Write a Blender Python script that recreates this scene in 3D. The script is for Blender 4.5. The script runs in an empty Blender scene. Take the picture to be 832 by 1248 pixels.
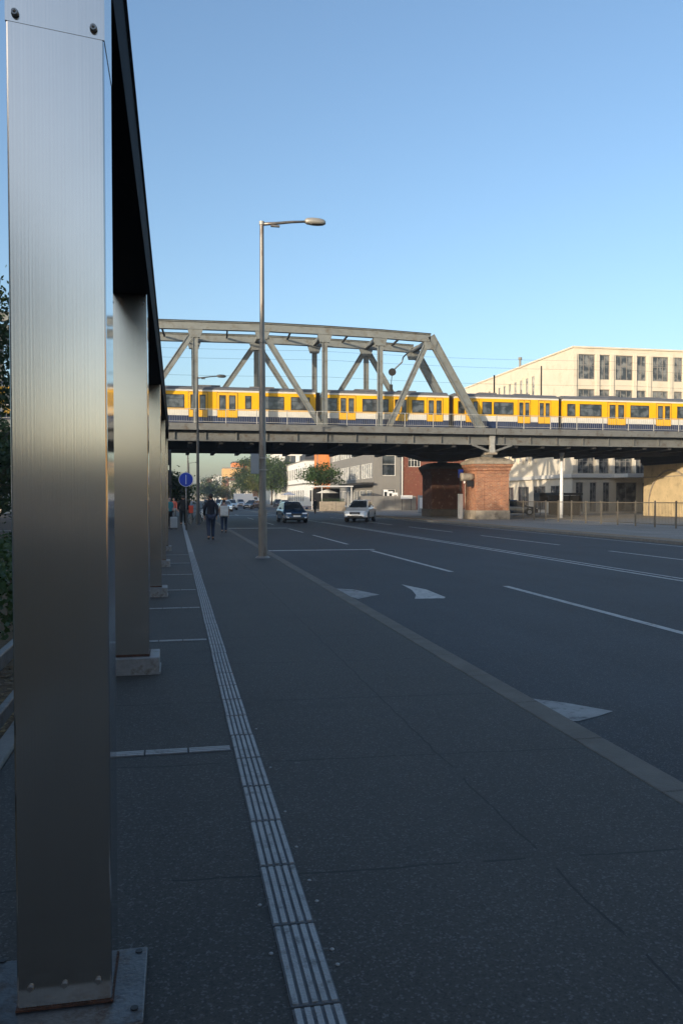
import bpy, bmesh, math, random
from mathutils import Vector, Matrix, Quaternion
R = math.radians
S = bpy.context.scene
C = S.collection
YAW = math.atan(.201); cs, sn = math.cos(YAW), math.sin(YAW)
CAMH = 1.6
TAN = .176                      # tangent of the sun's height
SUNH = Vector((-.75, -.66)).normalized()

# ---------- measuring helpers: turn a sighting and a known distance into metres
def xy(px, Y):                                   # X on the plane Y
    t = (px-416)/1000
    return Y*(sn+t*cs)/(cs-t*sn)
def zz(px, py, Y):                               # height on the plane Y
    X = xy(px, Y); d = X*sn+Y*cs
    return CAMH+(608-py)*d/1000
def gr(px, py, z=0.0):                           # ground point
    d = (CAMH-z)*1000/(py-608); o = (px-416)/1000*d
    return Vector((d*sn+o*cs, d*cs-o*sn, z))

# ---------- object helpers
def tag(o, label=None, cat=None, group=None, kind=None):
    if label: o['label'] = label
    if cat: o['category'] = cat
    if group: o['group'] = group
    if kind: o['kind'] = kind
    return o
def empty(name, loc=(0,0,0), rz=0, label=None, cat=None, group=None):
    o = bpy.data.objects.new(name, None); C.objects.link(o)
    o.location = loc; o.rotation_euler = (0,0,rz); o.empty_display_size = .2
    return tag(o, label, cat, group)
def link(name, me, mats, parent=None):
    if not isinstance(mats, (list, tuple)): mats = [mats]
    for m in mats: me.materials.append(m)
    o = bpy.data.objects.new(name, me); C.objects.link(o)
    if parent: o.parent = parent
    return o
def obj(name, bm, mats, parent=None, smooth=False, bevel=0):
    me = bpy.data.meshes.new(name); bm.normal_update(); bm.to_mesh(me); bm.free()
    if smooth:
        for p in me.polygons: p.use_smooth = True
    o = link(name, me, mats, parent)
    if bevel:
        m = o.modifiers.new('bevel', 'BEVEL'); m.width = bevel; m.segments = 2; m.limit_method = 'ANGLE'; m.angle_limit = R(40)
    return o
def copy_tree(o, parent=None):
    c = o.copy(); C.objects.link(c)
    if parent: c.parent = parent
    for ch in list(o.children): copy_tree(ch, c)
    return c
def B(): return bmesh.new()
def box(bm, x0, x1, y0, y1, z0, z1, mi=0):
    v = [bm.verts.new(p) for p in ((x0,y0,z0),(x1,y0,z0),(x1,y1,z0),(x0,y1,z0),(x0,y0,z1),(x1,y0,z1),(x1,y1,z1),(x0,y1,z1))]
    for f in ((3,2,1,0),(4,5,6,7),(0,1,5,4),(1,2,6,5),(2,3,7,6),(3,0,4,7)):
        fc = bm.faces.new([v[i] for i in f]); fc.material_index = mi
    return bm
def beam(bm, p0, p1, w, h, up=(0,1,0)):
    """box beam: w measured along 'up', h across"""
    p0 = Vector(p0); p1 = Vector(p1); d = (p1-p0).normalized(); u = Vector(up); u = (u-d*u.dot(d)).normalized(); s = d.cross(u)
    q = []
    for p in (p0, p1):
        for a, b in ((-1,-1),(1,-1),(1,1),(-1,1)): q.append(bm.verts.new(p+u*a*w/2+s*b*h/2))
    for f in ((0,1,2,3),(7,6,5,4),(0,4,5,1),(1,5,6,2),(2,6,7,3),(3,7,4,0)): bm.faces.new([q[i] for i in f])
    return bm
def ibeam(bm, p0, p1, w, h, t=.05, up=(0,1,0)):
    """H section: two flanges and a recessed web, seen from -Y"""
    p0 = Vector(p0); p1 = Vector(p1); d = (p1-p0).normalized(); u = Vector(up); u = (u-d*u.dot(d)).normalized(); s = d.cross(u)
    for k in (-1, 1): beam(bm, p0+s*k*(h/2-t/2), p1+s*k*(h/2-t/2), w, t, up)
    beam(bm, p0, p1, w*.5, h-2*t, up)
    return bm
def tube(bm, pts, rad, n=12, caps=True):
    pts = [Vector(p) for p in pts]
    if not isinstance(rad, (list, tuple)): rad = [rad]*len(pts)
    rings = []; ref = None
    for i, p in enumerate(pts):
        d = (pts[min(i+1, len(pts)-1)]-pts[max(i-1, 0)]).normalized()
        if ref is None: ref = d.orthogonal().normalized()
        ref = (ref-d*ref.dot(d)).normalized(); s = d.cross(ref)
        rings.append([bm.verts.new(p+(ref*math.cos(a)+s*math.sin(a))*rad[i]) for a in (2*math.pi*k/n for k in range(n))])
    for a, b in zip(rings, rings[1:]):
        for k in range(n): bm.faces.new((a[k], a[(k+1)%n], b[(k+1)%n], b[k]))
    if caps: bm.faces.new(rings[0][::-1]); bm.faces.new(rings[-1])
    return bm
def ellipsoid(bm, c, r, seg=12, rings=8):
    m = Matrix.Translation(c) @ Matrix.Diagonal((r[0], r[1], r[2], 1))
    bmesh.ops.create_uvsphere(bm, u_segments=seg, v_segments=rings, radius=1, matrix=m); return bm
def poly(bm, pts, z0, z1=None):
    """flat polygon, or prism between z0 and z1"""
    a = [bm.verts.new((p[0], p[1], z0)) for p in pts]
    if z1 is None: bm.faces.new(a); return bm
    b = [bm.verts.new((p[0], p[1], z1)) for p in pts]
    bm.faces.new(a[::-1]); bm.faces.new(b); n = len(a)
    for i in range(n): bm.faces.new((a[i], a[(i+1)%n], b[(i+1)%n], b[i]))
    return bm
def stack(bm, levels):
    """levels = (x0,x1,y0,y1,z): lofted square sections"""
    rings = [[bm.verts.new(p) for p in ((x0,y0,z),(x1,y0,z),(x1,y1,z),(x0,y1,z))] for x0,x1,y0,y1,z in levels]
    for a, b in zip(rings, rings[1:]):
        for k in range(4): bm.faces.new((a[k], a[(k+1)%4], b[(k+1)%4], b[k]))
    bm.faces.new(rings[0][::-1]); bm.faces.new(rings[-1]); return bm
def skin(name, nodes, edges, mat, parent, sub=1):
    me = bpy.data.meshes.new('t'); me.from_pydata([n[0] for n in nodes], edges, [])
    o = bpy.data.objects.new('t', me); C.objects.link(o)
    m = o.modifiers.new('s', 'SKIN'); m.use_smooth_shade = True
    for i, n in enumerate(nodes):
        r = n[1]; sv = me.skin_vertices[0].data[i]
        sv.radius = r if isinstance(r, tuple) else (r, r); sv.use_root = (i == 0)
    s = o.modifiers.new('u', 'SUBSURF'); s.levels = s.render_levels = sub
    dg = bpy.context.evaluated_depsgraph_get(); dg.update()
    nm = bpy.data.meshes.new_from_object(o.evaluated_get(dg)); nm.name = name
    bpy.data.objects.remove(o); nm.materials.clear()
    for p in nm.polygons: p.use_smooth = True
    return link(name, nm, mat, parent)

# ---------- materials
def nt(name):
    m = bpy.data.materials.new(name); m.use_nodes = True
    t = m.node_tree; return m, t, t.nodes['Principled BSDF']
def N(t, typ, **kw):
    n = t.nodes.new(typ)
    for k, v in kw.items():
        if k in n.inputs: n.inputs[k].default_value = v
        else: setattr(n, k, v)
    return n
def mth(t, op, a, b=None, c=None):
    n = t.nodes.new('ShaderNodeMath'); n.operation = op
    for i, v in enumerate((a, b, c)):
        if v is None: continue
        if isinstance(v, (int, float)): n.inputs[i].default_value = v
        else: t.links.new(v, n.inputs[i])
    return n.outputs[0]
def mixc(t, fac, a, b):
    n = t.nodes.new('ShaderNodeMix'); n.data_type = 'RGBA'
    for s, v in ((0, fac), (6, a), (7, b)):
        if isinstance(v, (int, float)): n.inputs[s].default_value = v
        elif isinstance(v, tuple): n.inputs[s].default_value = (*v, 1) if len(v) == 3 else v
        else: t.links.new(v, n.inputs[s])
    return n.outputs[2]
def mat(name, col, rough=.6, metal=0, var=.15, scale=3, bump=0, bscale=40, spec=.5, dirt=None, stretch=(1,1,1)):
    m, t, p = nt(name); L = t.links.new
    tc = N(t, 'ShaderNodeTexCoord'); mp = N(t, 'ShaderNodeMapping'); mp.inputs['Scale'].default_value = stretch
    L(tc.outputs['Object'], mp.inputs['Vector'])
    n1 = N(t, 'ShaderNodeTexNoise', Scale=scale, Detail=6.0, Roughness=.6); L(mp.outputs[0], n1.inputs['Vector'])
    lo = tuple(c*(1-var) for c in col); hi = tuple(min(1, c*(1+var)) for c in col)
    mr = N(t, 'ShaderNodeMapRange'); mr.inputs[1].default_value = .3; mr.inputs[2].default_value = .7; L(n1.outputs['Fac'], mr.inputs[0])
    c = mixc(t, mr.outputs[0], lo, hi)
    if dirt:
        n2 = N(t, 'ShaderNodeTexNoise', Scale=dirt[1], Detail=8.0, Roughness=.7); L(mp.outputs[0], n2.inputs['Vector'])
        m2 = N(t, 'ShaderNodeMapRange'); m2.inputs[1].default_value = .52; m2.inputs[2].default_value = .68; L(n2.outputs['Fac'], m2.inputs[0])
        c = mixc(t, m2.outputs[0], c, dirt[0])
    L(c, p.inputs['Base Color'])
    rr = N(t, 'ShaderNodeMapRange'); rr.inputs[3].default_value = max(.02, rough-.08); rr.inputs[4].default_value = min(1, rough+.08)
    L(n1.outputs['Fac'], rr.inputs[0]); L(rr.outputs[0], p.inputs['Roughness'])
    p.inputs['Metallic'].default_value = metal; p.inputs['Specular IOR Level'].default_value = spec
    if bump:
        n3 = N(t, 'ShaderNodeTexNoise', Scale=bscale, Detail=4.0); L(mp.outputs[0], n3.inputs['Vector'])
        b = N(t, 'ShaderNodeBump', Strength=bump, Distance=.02); L(n3.outputs['Fac'], b.inputs['Height']); L(b.outputs[0], p.inputs['Normal'])
    return m
def asphalt(name, base, speck=.5, rough=.75, cracks=False, spec=.5, patch=.25):
    m, t, p = nt(name); L = t.links.new
    g = N(t, 'ShaderNodeNewGeometry'); pos = g.outputs['Position']
    big = N(t, 'ShaderNodeTexNoise', Scale=.35, Detail=6.0, Roughness=.65); L(pos, big.inputs['Vector'])
    st = N(t, 'ShaderNodeMapping'); st.inputs['Scale'].default_value = (1.6, .08, 1); L(pos, st.inputs['Vector'])
    trk = N(t, 'ShaderNodeTexNoise', Scale=.8, Detail=4.0); L(st.outputs[0], trk.inputs['Vector'])
    fine = N(t, 'ShaderNodeTexVoronoi', Scale=120.0); L(pos, fine.inputs['Vector'])
    mid = N(t, 'ShaderNodeTexNoise', Scale=45.0, Detail=8.0, Roughness=.8); L(pos, mid.inputs['Vector'])
    a = mth(t, 'ADD', mth(t, 'MULTIPLY', big.outputs['Fac'], .6), mth(t, 'MULTIPLY', trk.outputs['Fac'], .4))
    mr = N(t, 'ShaderNodeMapRange'); mr.inputs[1].default_value = .35; mr.inputs[2].default_value = .65; L(a, mr.inputs[0])
    c = mixc(t, mr.outputs[0], tuple(x*(1-patch) for x in base), tuple(x*(1+patch) for x in base))
    sp = mth(t, 'GREATER_THAN', mid.outputs['Fac'], .57)
    c = mixc(t, mth(t, 'MULTIPLY', sp, speck*.75), c, tuple(min(1, x*2.6+.02) for x in base))
    rs = N(t, 'ShaderNodeSeparateColor'); L(fine.outputs['Color'], rs.inputs[0])
    s2 = mth(t, 'GREATER_THAN', rs.outputs[0], .9)
    c = mixc(t, mth(t, 'MULTIPLY', s2, speck*.55), c, (.16, .155, .15))
    s3 = mth(t, 'LESS_THAN', rs.outputs[1], .22)
    c = mixc(t, mth(t, 'MULTIPLY', s3, .45), c, (.008, .008, .008))
    h = mid.outputs['Fac']
    if cracks:
        w = N(t, 'ShaderNodeTexNoise', Scale=2.5, Detail=5.0); L(pos, w.inputs['Vector'])
        sx = N(t, 'ShaderNodeSeparateXYZ'); L(pos, sx.inputs[0])
        wob = mth(t, 'MULTIPLY', mth(t, 'SUBTRACT', w.outputs['Fac'], .5), .09)
        y = mth(t, 'ADD', mth(t, 'ADD', sx.outputs['Y'], wob), mth(t, 'MULTIPLY', sx.outputs['X'], .06))
        x = mth(t, 'ADD', sx.outputs['X'], wob)
        ly = mth(t, 'LESS_THAN', mth(t, 'ABSOLUTE', mth(t, 'SUBTRACT', mth(t, 'FRACT', mth(t, 'DIVIDE', mth(t, 'ADD', y, 20.1), 1.52)), .5)), .005)
        lx = mth(t, 'LESS_THAN', mth(t, 'ABSOLUTE', mth(t, 'SUBTRACT', x, 1.6)), .006)
        li = mth(t, 'MAXIMUM', ly, lx)
        brk = mth(t, 'GREATER_THAN', w.outputs['Fac'], .42)
        li = mth(t, 'MULTIPLY', li, brk)
        sn2 = N(t, 'ShaderNodeTexNoise', Scale=.9, Detail=9.0, Roughness=.72); L(pos, sn2.inputs['Vector'])
        ms = N(t, 'ShaderNodeMapRange'); ms.inputs[1].default_value = .55; ms.inputs[2].default_value = .66; L(sn2.outputs['Fac'], ms.inputs[0])
        c = mixc(t, mth(t, 'MULTIPLY', ms.outputs[0], .45), c, (.017, .016, .014))
        c = mixc(t, mth(t, 'MULTIPLY', li, .9), c, (.006, .006, .006))
        # gum spots
        v = N(t, 'ShaderNodeTexVoronoi', Scale=1.9); L(pos, v.inputs['Vector'])
        gm = mth(t, 'LESS_THAN', v.outputs['Distance'], .028)
        c = mixc(t, mth(t, 'MULTIPLY', gm, .35), c, (.16, .16, .15))
    L(c, p.inputs['Base Color']); p.inputs['Roughness'].default_value = rough; p.inputs['Specular IOR Level'].default_value = spec
    b = N(t, 'ShaderNodeBump', Strength=.45, Distance=.006); L(h, b.inputs['Height']); L(b.outputs[0], p.inputs['Normal'])
    return m
def brick(name, c1, c2, mortar, scale=1.0):
    m, t, p = nt(name); L = t.links.new
    tc = N(t, 'ShaderNodeTexCoord'); s = N(t, 'ShaderNodeSeparateXYZ'); L(tc.outputs['Object'], s.inputs[0])
    cb = N(t, 'ShaderNodeCombineXYZ'); L(mth(t, 'ADD', s.outputs['X'], s.outputs['Y']), cb.inputs[0]); L(s.outputs['Z'], cb.inputs[1])
    b = N(t, 'ShaderNodeTexBrick', Scale=scale); L(cb.outputs[0], b.inputs['Vector'])
    b.inputs['Color1'].default_value = (*c1, 1); b.inputs['Color2'].default_value = (*c2, 1); b.inputs['Mortar'].default_value = (*mortar, 1)
    b.inputs['Mortar Size'].default_value = .012; b.inputs['Brick Width'].default_value = .3; b.inputs['Row Height'].default_value = .1
    n = N(t, 'ShaderNodeTexNoise', Scale=1.3, Detail=8.0, Roughness=.7); L(tc.outputs['Object'], n.inputs['Vector'])
    mr = N(t, 'ShaderNodeMapRange'); mr.inputs[1].default_value = .35; mr.inputs[2].default_value = .7; L(n.outputs['Fac'], mr.inputs[0])
    c = mixc(t, mth(t, 'MULTIPLY', mr.outputs[0], .7), b.outputs['Color'], (.16, .075, .045))
    n2 = N(t, 'ShaderNodeTexNoise', Scale=3.3, Detail=6.0); L(tc.outputs['Object'], n2.inputs['Vector'])
    m2 = N(t, 'ShaderNodeMapRange'); m2.inputs[1].default_value = .58; m2.inputs[2].default_value = .7; L(n2.outputs['Fac'], m2.inputs[0])
    c = mixc(t, mth(t, 'MULTIPLY', m2.outputs[0], .5), c, (.42, .3, .2))
    L(c, p.inputs['Base Color']); p.inputs['Roughness'].default_value = .9
    bp = N(t, 'ShaderNodeBump', Strength=.5, Distance=.02); L(b.outputs['Fac'], bp.inputs['Height']); bp.invert = True; L(bp.outputs[0], p.inputs['Normal'])
    return m
def brushed(name, col, r0, ribs, var=.1):
    m, t, p = nt(name); L = t.links.new
    tc = N(t, 'ShaderNodeTexCoord'); mp = N(t, 'ShaderNodeMapping'); mp.inputs['Scale'].default_value = (160, 160, 1.2); L(tc.outputs['Object'], mp.inputs['Vector'])
    n = N(t, 'ShaderNodeTexNoise', Scale=1.0, Detail=3.0); L(mp.outputs[0], n.inputs['Vector'])
    n2 = N(t, 'ShaderNodeTexNoise', Scale=2.2, Detail=7.0, Roughness=.65); L(tc.outputs['Object'], n2.inputs['Vector'])
    c = mixc(t, n2.outputs['Fac'], tuple(x*(1-var) for x in col), tuple(min(1, x*(1+var)) for x in col))
    s = N(t, 'ShaderNodeSeparateXYZ'); L(tc.outputs['Object'], s.inputs[0])
    rib = mth(t, 'MULTIPLY', mth(t, 'ADD', mth(t, 'SINE', mth(t, 'MULTIPLY', mth(t, 'ADD', s.outputs['X'], s.outputs['Y']), 2*math.pi/.0105)), 1), .5)
    mk = N(t, 'ShaderNodeMapRange'); mk.inputs[1].default_value = .35; mk.inputs[2].default_value = .75; L(n2.outputs['Fac'], mk.inputs[0])
    rn = N(t, 'ShaderNodeTexNoise', Scale=1.0, Detail=2.0); m9 = N(t, 'ShaderNodeMapping'); m9.inputs['Scale'].default_value = (45, 45, .5); L(tc.outputs['Object'], m9.inputs['Vector']); L(m9.outputs[0], rn.inputs['Vector'])
    rib = mth(t, 'MULTIPLY', rib, rn.outputs['Fac'])
    c = mixc(t, mth(t, 'MULTIPLY', rib, .28*ribs), c, tuple(x*.55 for x in col))
    c = mixc(t, mth(t, 'MULTIPLY', n.outputs['Fac'], .25), c, tuple(x*.7 for x in col))
    L(c, p.inputs['Base Color']); p.inputs['Metallic'].default_value = 1
    sm = N(t, 'ShaderNodeTexNoise', Scale=1.6, Detail=3.0); L(tc.outputs['Object'], sm.inputs['Vector'])
    L(mth(t, 'ADD', mth(t, 'MULTIPLY', sm.outputs['Fac'], .10), r0-.05), p.inputs['Roughness']); p.inputs['Anisotropic'].default_value = .75
    tg = N(t, 'ShaderNodeTangent'); tg.direction_type = 'RADIAL'; tg.axis = 'Z'
    if ribs > .2: L(tg.outputs[0], p.inputs['Tangent'])
    else: p.inputs['Anisotropic'].default_value = 0
    h = mth(t, 'ADD', mth(t, 'MULTIPLY', rib, .5*ribs), mth(t, 'MULTIPLY', n.outputs['Fac'], .6))
    b = N(t, 'ShaderNodeBump', Strength=.07, Distance=.002); L(h, b.inputs['Height']); L(b.outputs[0], p.inputs['Normal'])
    return m
def leafmat(name, c1, c2, trans=.3):
    m, t, p = nt(name); L = t.links.new
    g = N(t, 'ShaderNodeNewGeometry'); n = N(t, 'ShaderNodeTexNoise', Scale=.9, Detail=4.0); L(g.outputs['Position'], n.inputs['Vector'])
    mr = N(t, 'ShaderNodeMapRange'); mr.inputs[1].default_value = .35; mr.inputs[2].default_value = .65; L(n.outputs['Fac'], mr.inputs[0])
    c = mixc(t, mth(t, 'ADD', mth(t, 'MULTIPLY', mr.outputs[0], .5), mth(t, 'MULTIPLY', g.outputs['Random Per Island'], .5)), c1, c2)
    L(c, p.inputs['Base Color']); p.inputs['Roughness'].default_value = .55
    tr = N(t, 'ShaderNodeBsdfTranslucent'); L(c, tr.inputs['Color'])
    mx = N(t, 'ShaderNodeMixShader'); mx.inputs[0].default_value = trans
    L(p.outputs[0], mx.inputs[1]); L(tr.outputs[0], mx.inputs[2]); L(mx.outputs[0], t.nodes['Material Output'].inputs['Surface'])
    return m
def glassmat(name, c1, c2, rough=.06, scale=.7):
    m, t, p = nt(name); L = t.links.new
    tc = N(t, 'ShaderNodeTexCoord'); n = N(t, 'ShaderNodeTexNoise', Scale=scale, Detail=3.0); L(tc.outputs['Object'], n.inputs['Vector'])
    mr = N(t, 'ShaderNodeMapRange'); mr.inputs[1].default_value = .42; mr.inputs[2].default_value = .58; L(n.outputs['Fac'], mr.inputs[0])
    L(mixc(t, mr.outputs[0], c1, c2), p.inputs['Base Color']); p.inputs['Roughness'].default_value = rough; p.inputs['Specular IOR Level'].default_value = .8
    return m

M = {}
M['asph_walk'] = asphalt('asphalt_walk', (.037, .033, .028), .7, .70, True, .42)
M['asph_road'] = asphalt('asphalt_road', (.0155, .019, .024), .8, .68, False, .38, .5)
M['pave_far'] = asphalt('paving_far', (.25, .235, .21), .3, .85, False, .3, .2)
M['ground'] = mat('ground', (.09, .085, .07), .95, var=.3, scale=.4, bump=.3, bscale=6)
M['earth'] = mat('dry_earth', (.24, .17, .10), .95, var=.35, scale=3, bump=.6, bscale=30)
M['litter'] = mat('leaf_litter', (.09, .06, .035), .95, var=.5, scale=14, bump=1, bscale=50, dirt=((.2, .14, .06), 25))
M['kerb'] = mat('kerb_stone', (.135, .122, .104), .85, var=.2, scale=4, bump=.6, bscale=90, dirt=((.10, .088, .072), 1.5))
M['kerb2'] = mat('edging_stone', (.16, .155, .145), .85, var=.2, scale=6, bump=.4, bscale=60)
M['paint'] = mat('road_paint', (.42, .42, .40), .75, var=.15, scale=3, bump=.4, bscale=70, dirt=((.14, .14, .14), 9))
M['paint_worn'] = mat('worn_paint', (.27, .27, .26), .8, var=.2, scale=5, bump=.4, bscale=70, dirt=((.08, .08, .08), 7))
M['tile'] = mat('tactile_tile', (.25, .255, .255), .5, var=.2, scale=5, bump=.3, bscale=90, dirt=((.1, .1, .1), 14))
M['tile_groove'] = mat('tactile_groove', (.10, .105, .11), .8, var=.3, scale=9, bump=.3, bscale=90)
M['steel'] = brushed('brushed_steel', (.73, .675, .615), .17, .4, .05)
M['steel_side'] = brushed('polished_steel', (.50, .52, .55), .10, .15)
M['steel_plate'] = mat('zinc_plate', (.12, .125, .13), .42, .85, var=.3, scale=8, bump=.2, bscale=60, dirt=((.08, .06, .05), 12))
M['plinth'] = mat('plinth_zinc', (.24, .245, .25), .5, .5, var=.25, scale=8, bump=.2, bscale=60, dirt=((.12, .10, .08), 9))
M['rust'] = mat('rust', (.07, .03, .018), .9, var=.5, scale=40, bump=.5, bscale=90)
M['bolt'] = mat('bolt_steel', (.30, .29, .28), .4, .9)
M['black'] = mat('black_beam_paint', (.005, .0055, .007), .7, var=.2, scale=2, spec=.04)
M['dark'] = mat('dark_plastic', (.012, .012, .013), .5)
M['bridge'] = mat('bridge_paint', (.185, .195, .187), .5, .1, var=.12, scale=1.2, bump=.1, dirt=((.13, .115, .09), 2.6))
M['deck'] = mat('deck_paint', (.15, .15, .142), .6, .1, var=.15, scale=1.0, dirt=((.09, .07, .05), 2.2))
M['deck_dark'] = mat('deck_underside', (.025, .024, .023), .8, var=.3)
M['rail'] = mat('rail_paint', (.42, .40, .36), .5, .3, var=.15, scale=6)
M['ballast'] = mat('ballast', (.12, .10, .08), .95, var=.4, scale=20, bump=1)
M['brick'] = brick('pier_brick', (.52, .20, .085), (.30, .10, .05), (.40, .30, .21))
M['redbrick'] = brick('wall_brick', (.20, .052, .034), (.165, .042, .03), (.15, .06, .04))
M['stone'] = mat('pier_stone', (.30, .25, .19), .85, var=.25, scale=2.5, bump=.4, bscale=20, dirt=((.14, .11, .08), 2))
M['yellow'] = mat('train_yellow', (.80, .42, .006), .4, var=.06, scale=2, spec=.3)
M['twhite'] = mat('train_white', (.62, .59, .52), .4, var=.06, scale=2)
M['navy'] = mat('train_navy', (.02, .035, .09), .4, var=.2)
M['troof'] = mat('train_roof', (.12, .12, .125), .6, var=.2)
M['tdoor'] = mat('train_door', (.80, .41, .006), .4, var=.06)
M['glass'] = glassmat('dark_glass', (.02, .025, .03), (.06, .07, .08))
M['glass_train'] = glassmat('train_glass', (.02, .025, .03), (.10, .11, .12), .08, 1.6)
M['glass_lit'] = glassmat('curtained_glass', (.10, .12, .14), (.42, .42, .40), .15, 1.5)
M['glass_mid'] = glassmat('office_glass', (.04, .045, .05), (.20, .20, .19), .08, 1.3)
M['cream'] = mat('cream_render', (.62, .55, .44), .85, var=.06, scale=.5, dirt=((.52, .45, .34), .8))
M['creamw'] = mat('pale_render', (.60, .57, .52), .85, var=.06, scale=.5)
M['greyclad'] = mat('grey_cladding', (.20, .19, .175), .6, var=.08, scale=.6)
M['orange'] = mat('orange_render', (.62, .20, .05), .85, var=.08, scale=.6)
M['ochre'] = mat('ochre_render', (.60, .36, .14), .85, var=.1, scale=.6)
M['white'] = mat('white_render', (.74, .73, .70), .8, var=.05, scale=.6, dirt=((.6, .58, .54), 1.1))
M['whitef'] = mat('white_frame', (.70, .68, .64), .5, var=.04)
M['brownf'] = mat('grey_frame', (.22, .20, .18), .5, var=.1)
M['slate'] = mat('slate_roof', (.035, .035, .04), .6, var=.2)
M['rooftile'] = mat('roof_tile', (.22, .09, .05), .85, var=.25, scale=4)
M['roofgrey'] = mat('roof_grey', (.22, .21, .19), .8, var=.15)
M['lamp'] = mat('lamp_post', (.24, .22, .20), .45, .6, var=.15, scale=5, stretch=(1, 1, .3), dirt=((.14, .10, .08), 6))
M['lamp_head'] = mat('lamp_head', (.40, .37, .32), .45, .3, var=.1)
M['lens'] = mat('lamp_lens', (.07, .07, .07), .2)
M['bluesign'] = mat('sign_blue', (.008, .045, .42), .4, var=.08)
M['signwhite'] = mat('sign_white', (.78, .78, .78), .5, var=.03)
M['signback'] = mat('sign_back', (.34, .35, .36), .5, .3, var=.06)
M['bark'] = mat('bark', (.09, .065, .045), .95, var=.3, scale=12, bump=.8, bscale=18)
M['leaf_dark'] = leafmat('leaf_dark', (.018, .038, .010), (.045, .085, .018))
M['leaf'] = leafmat('leaf_green', (.022, .055, .012), (.06, .105, .018))
M['leaf_y'] = leafmat('leaf_olive', (.05, .075, .015), (.14, .14, .03))
M['tyre'] = mat('tyre', (.012, .012, .012), .85)
M['rim'] = mat('rim', (.35, .35, .36), .35, .8)
M['headlight'] = mat('headlight', (.75, .77, .80), .12, .2, var=.05)
M['plate'] = mat('number_plate', (.72, .70, .66), .5, var=.03)
M['skinm'] = mat('skin', (.45, .26, .18), .55, var=.05)
M['hair'] = mat('hair', (.025, .017, .012), .6, var=.2)
M['lightstone'] = mat('abutment_plaster', (.55, .42, .24), .9, var=.15, scale=1, bump=.2, dirt=((.38, .29, .17), 1.5))
def cloth(n, c): return mat('cloth_'+n, c, .85, var=.15, scale=9, bump=.3, bscale=20)
def paintm(n, c, r=.22): 
    m = mat('car_paint_'+n, c, r, .15, var=.03); m.node_tree.nodes['Principled BSDF'].inputs['Coat Weight'].default_value = .6; return m

# ---------- world, sun, camera
w = bpy.data.worlds.new('World'); S.world = w; w.use_nodes = True
wt = w.node_tree; bg = wt.nodes['Background']
sky = wt.nodes.new('ShaderNodeTexSky'); sky.sky_type = 'NISHITA'; sky.sun_disc = False
EL = math.atan(TAN); sky.sun_elevation = EL
sky.sun_rotation = math.atan2(SUNH.x, SUNH.y) % (2*math.pi)
sky.air_density = 1.0; sky.dust_density = 2.3; sky.ozone_density = 2.4; sky.altitude = 0
wt.links.new(sky.outputs[0], bg.inputs['Color']); bg.inputs['Strength'].default_value = .15
sl = bpy.data.lights.new('sun', 'SUN'); sl.energy = 2.7; sl.angle = R(.53); sl.color = (1, .86, .66)
so = bpy.data.objects.new('sun', sl); C.objects.link(so)
to_sun = Vector((SUNH.x*math.cos(EL), SUNH.y*math.cos(EL), math.sin(EL)))
so.rotation_euler = to_sun.to_track_quat('Z', 'Y').to_euler(); so.location = (0, 0, 60)
cd = bpy.data.cameras.new('camera'); cam = bpy.data.objects.new('camera', cd); C.objects.link(cam); S.camera = cam
cd.sensor_fit = 'VERTICAL'; cd.sensor_height = 36; cd.lens = 36*1000/1248; cd.clip_end = 6000; cd.clip_start = .05
cam.location = (0, 0, CAMH); cam.rotation_euler = (R(90)-math.atan(.0292), 0, -YAW); cd.shift_y = .0132/1.248
S.render.engine = 'CYCLES'
S.view_settings.view_transform = 'Standard'; S.view_settings.look = 'None'; S.view_settings.gamma = 1
S.view_settings.exposure = 1.0

# =============================================================== HAZE
def make_haze():
    b = B(); box(b, -1200, 1200, -400, 1600, -1.14, 27)
    m = bpy.data.materials.new('haze'); m.use_nodes = True; t = m.node_tree; t.nodes.clear()
    o = t.nodes.new('ShaderNodeOutputMaterial'); v = t.nodes.new('ShaderNodeVolumePrincipled')
    v.inputs['Color'].default_value = (.92, .94, .97, 1); v.inputs['Density'].default_value = .00045; v.inputs['Anisotropy'].default_value = .2
    t.links.new(v.outputs[0], o.inputs['Volume'])
    tag(obj('haze', b, m), 'faint pale haze over the far street', 'haze', kind='stuff')
make_haze()
# =============================================================== SETTING
RZ = -.10
def sheet(name, x0, x1, y0, y1, z, m):
    bm = B(); bm.faces.new([bm.verts.new(p) for p in ((x0,y0,z),(x1,y0,z),(x1,y1,z),(x0,y1,z))])
    return tag(obj(name, bm, m), kind='structure')
sheet('ground', -1190, 1190, -390, 1590, -.14, M['ground'])
sheet('road', 2.6, 18.2, -200, 900, RZ, M['asph_road'])
sheet('side_road', -60, -5.2, 14, 120, RZ-.004, M['asph_road'])
b = B(); box(b, -1.02, 2.578, -40, 700, -.2, 0); tag(obj('pavement', b, M['asph_walk']), kind='structure')
b = B(); y = -2.0
while y < 160:
    box(b, 2.584, 2.79, y+.0015, y+.9985, -.2, .004); y += 1
tag(obj('kerb', b, M['kerb'], bevel=.01), kind='structure')
b = B(); y = -2.0
while y < 90:
    box(b, -1.14, -1.03, y+.004, y+.996, -.2, .03); y += 1
tag(obj('edging', b, M['kerb2'], bevel=.01), kind='structure')
b = B(); box(b, -5.2, -1.15, -20, 60, -.2, -.02); tag(obj('planting_bed', b, M['litter']), kind='structure')
b = B(); box(b, 19.4, 90, -60, 600, -.2, 0); tag(obj('opposite_pavement', b, M['pave_far']), kind='structure')
b = B(); box(b, 18.42, 19.39, -60, 400, -.2, .012); tag(obj('verge', b, M['earth']), kind='structure')
b = B(); y = -10.0
while y < 200:
    box(b, 18.2, 18.41, y+.005, y+1.995, -.2, .02); y += 2
tag(obj('opposite_kerb', b, M['kerb2']), kind='structure')

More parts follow.
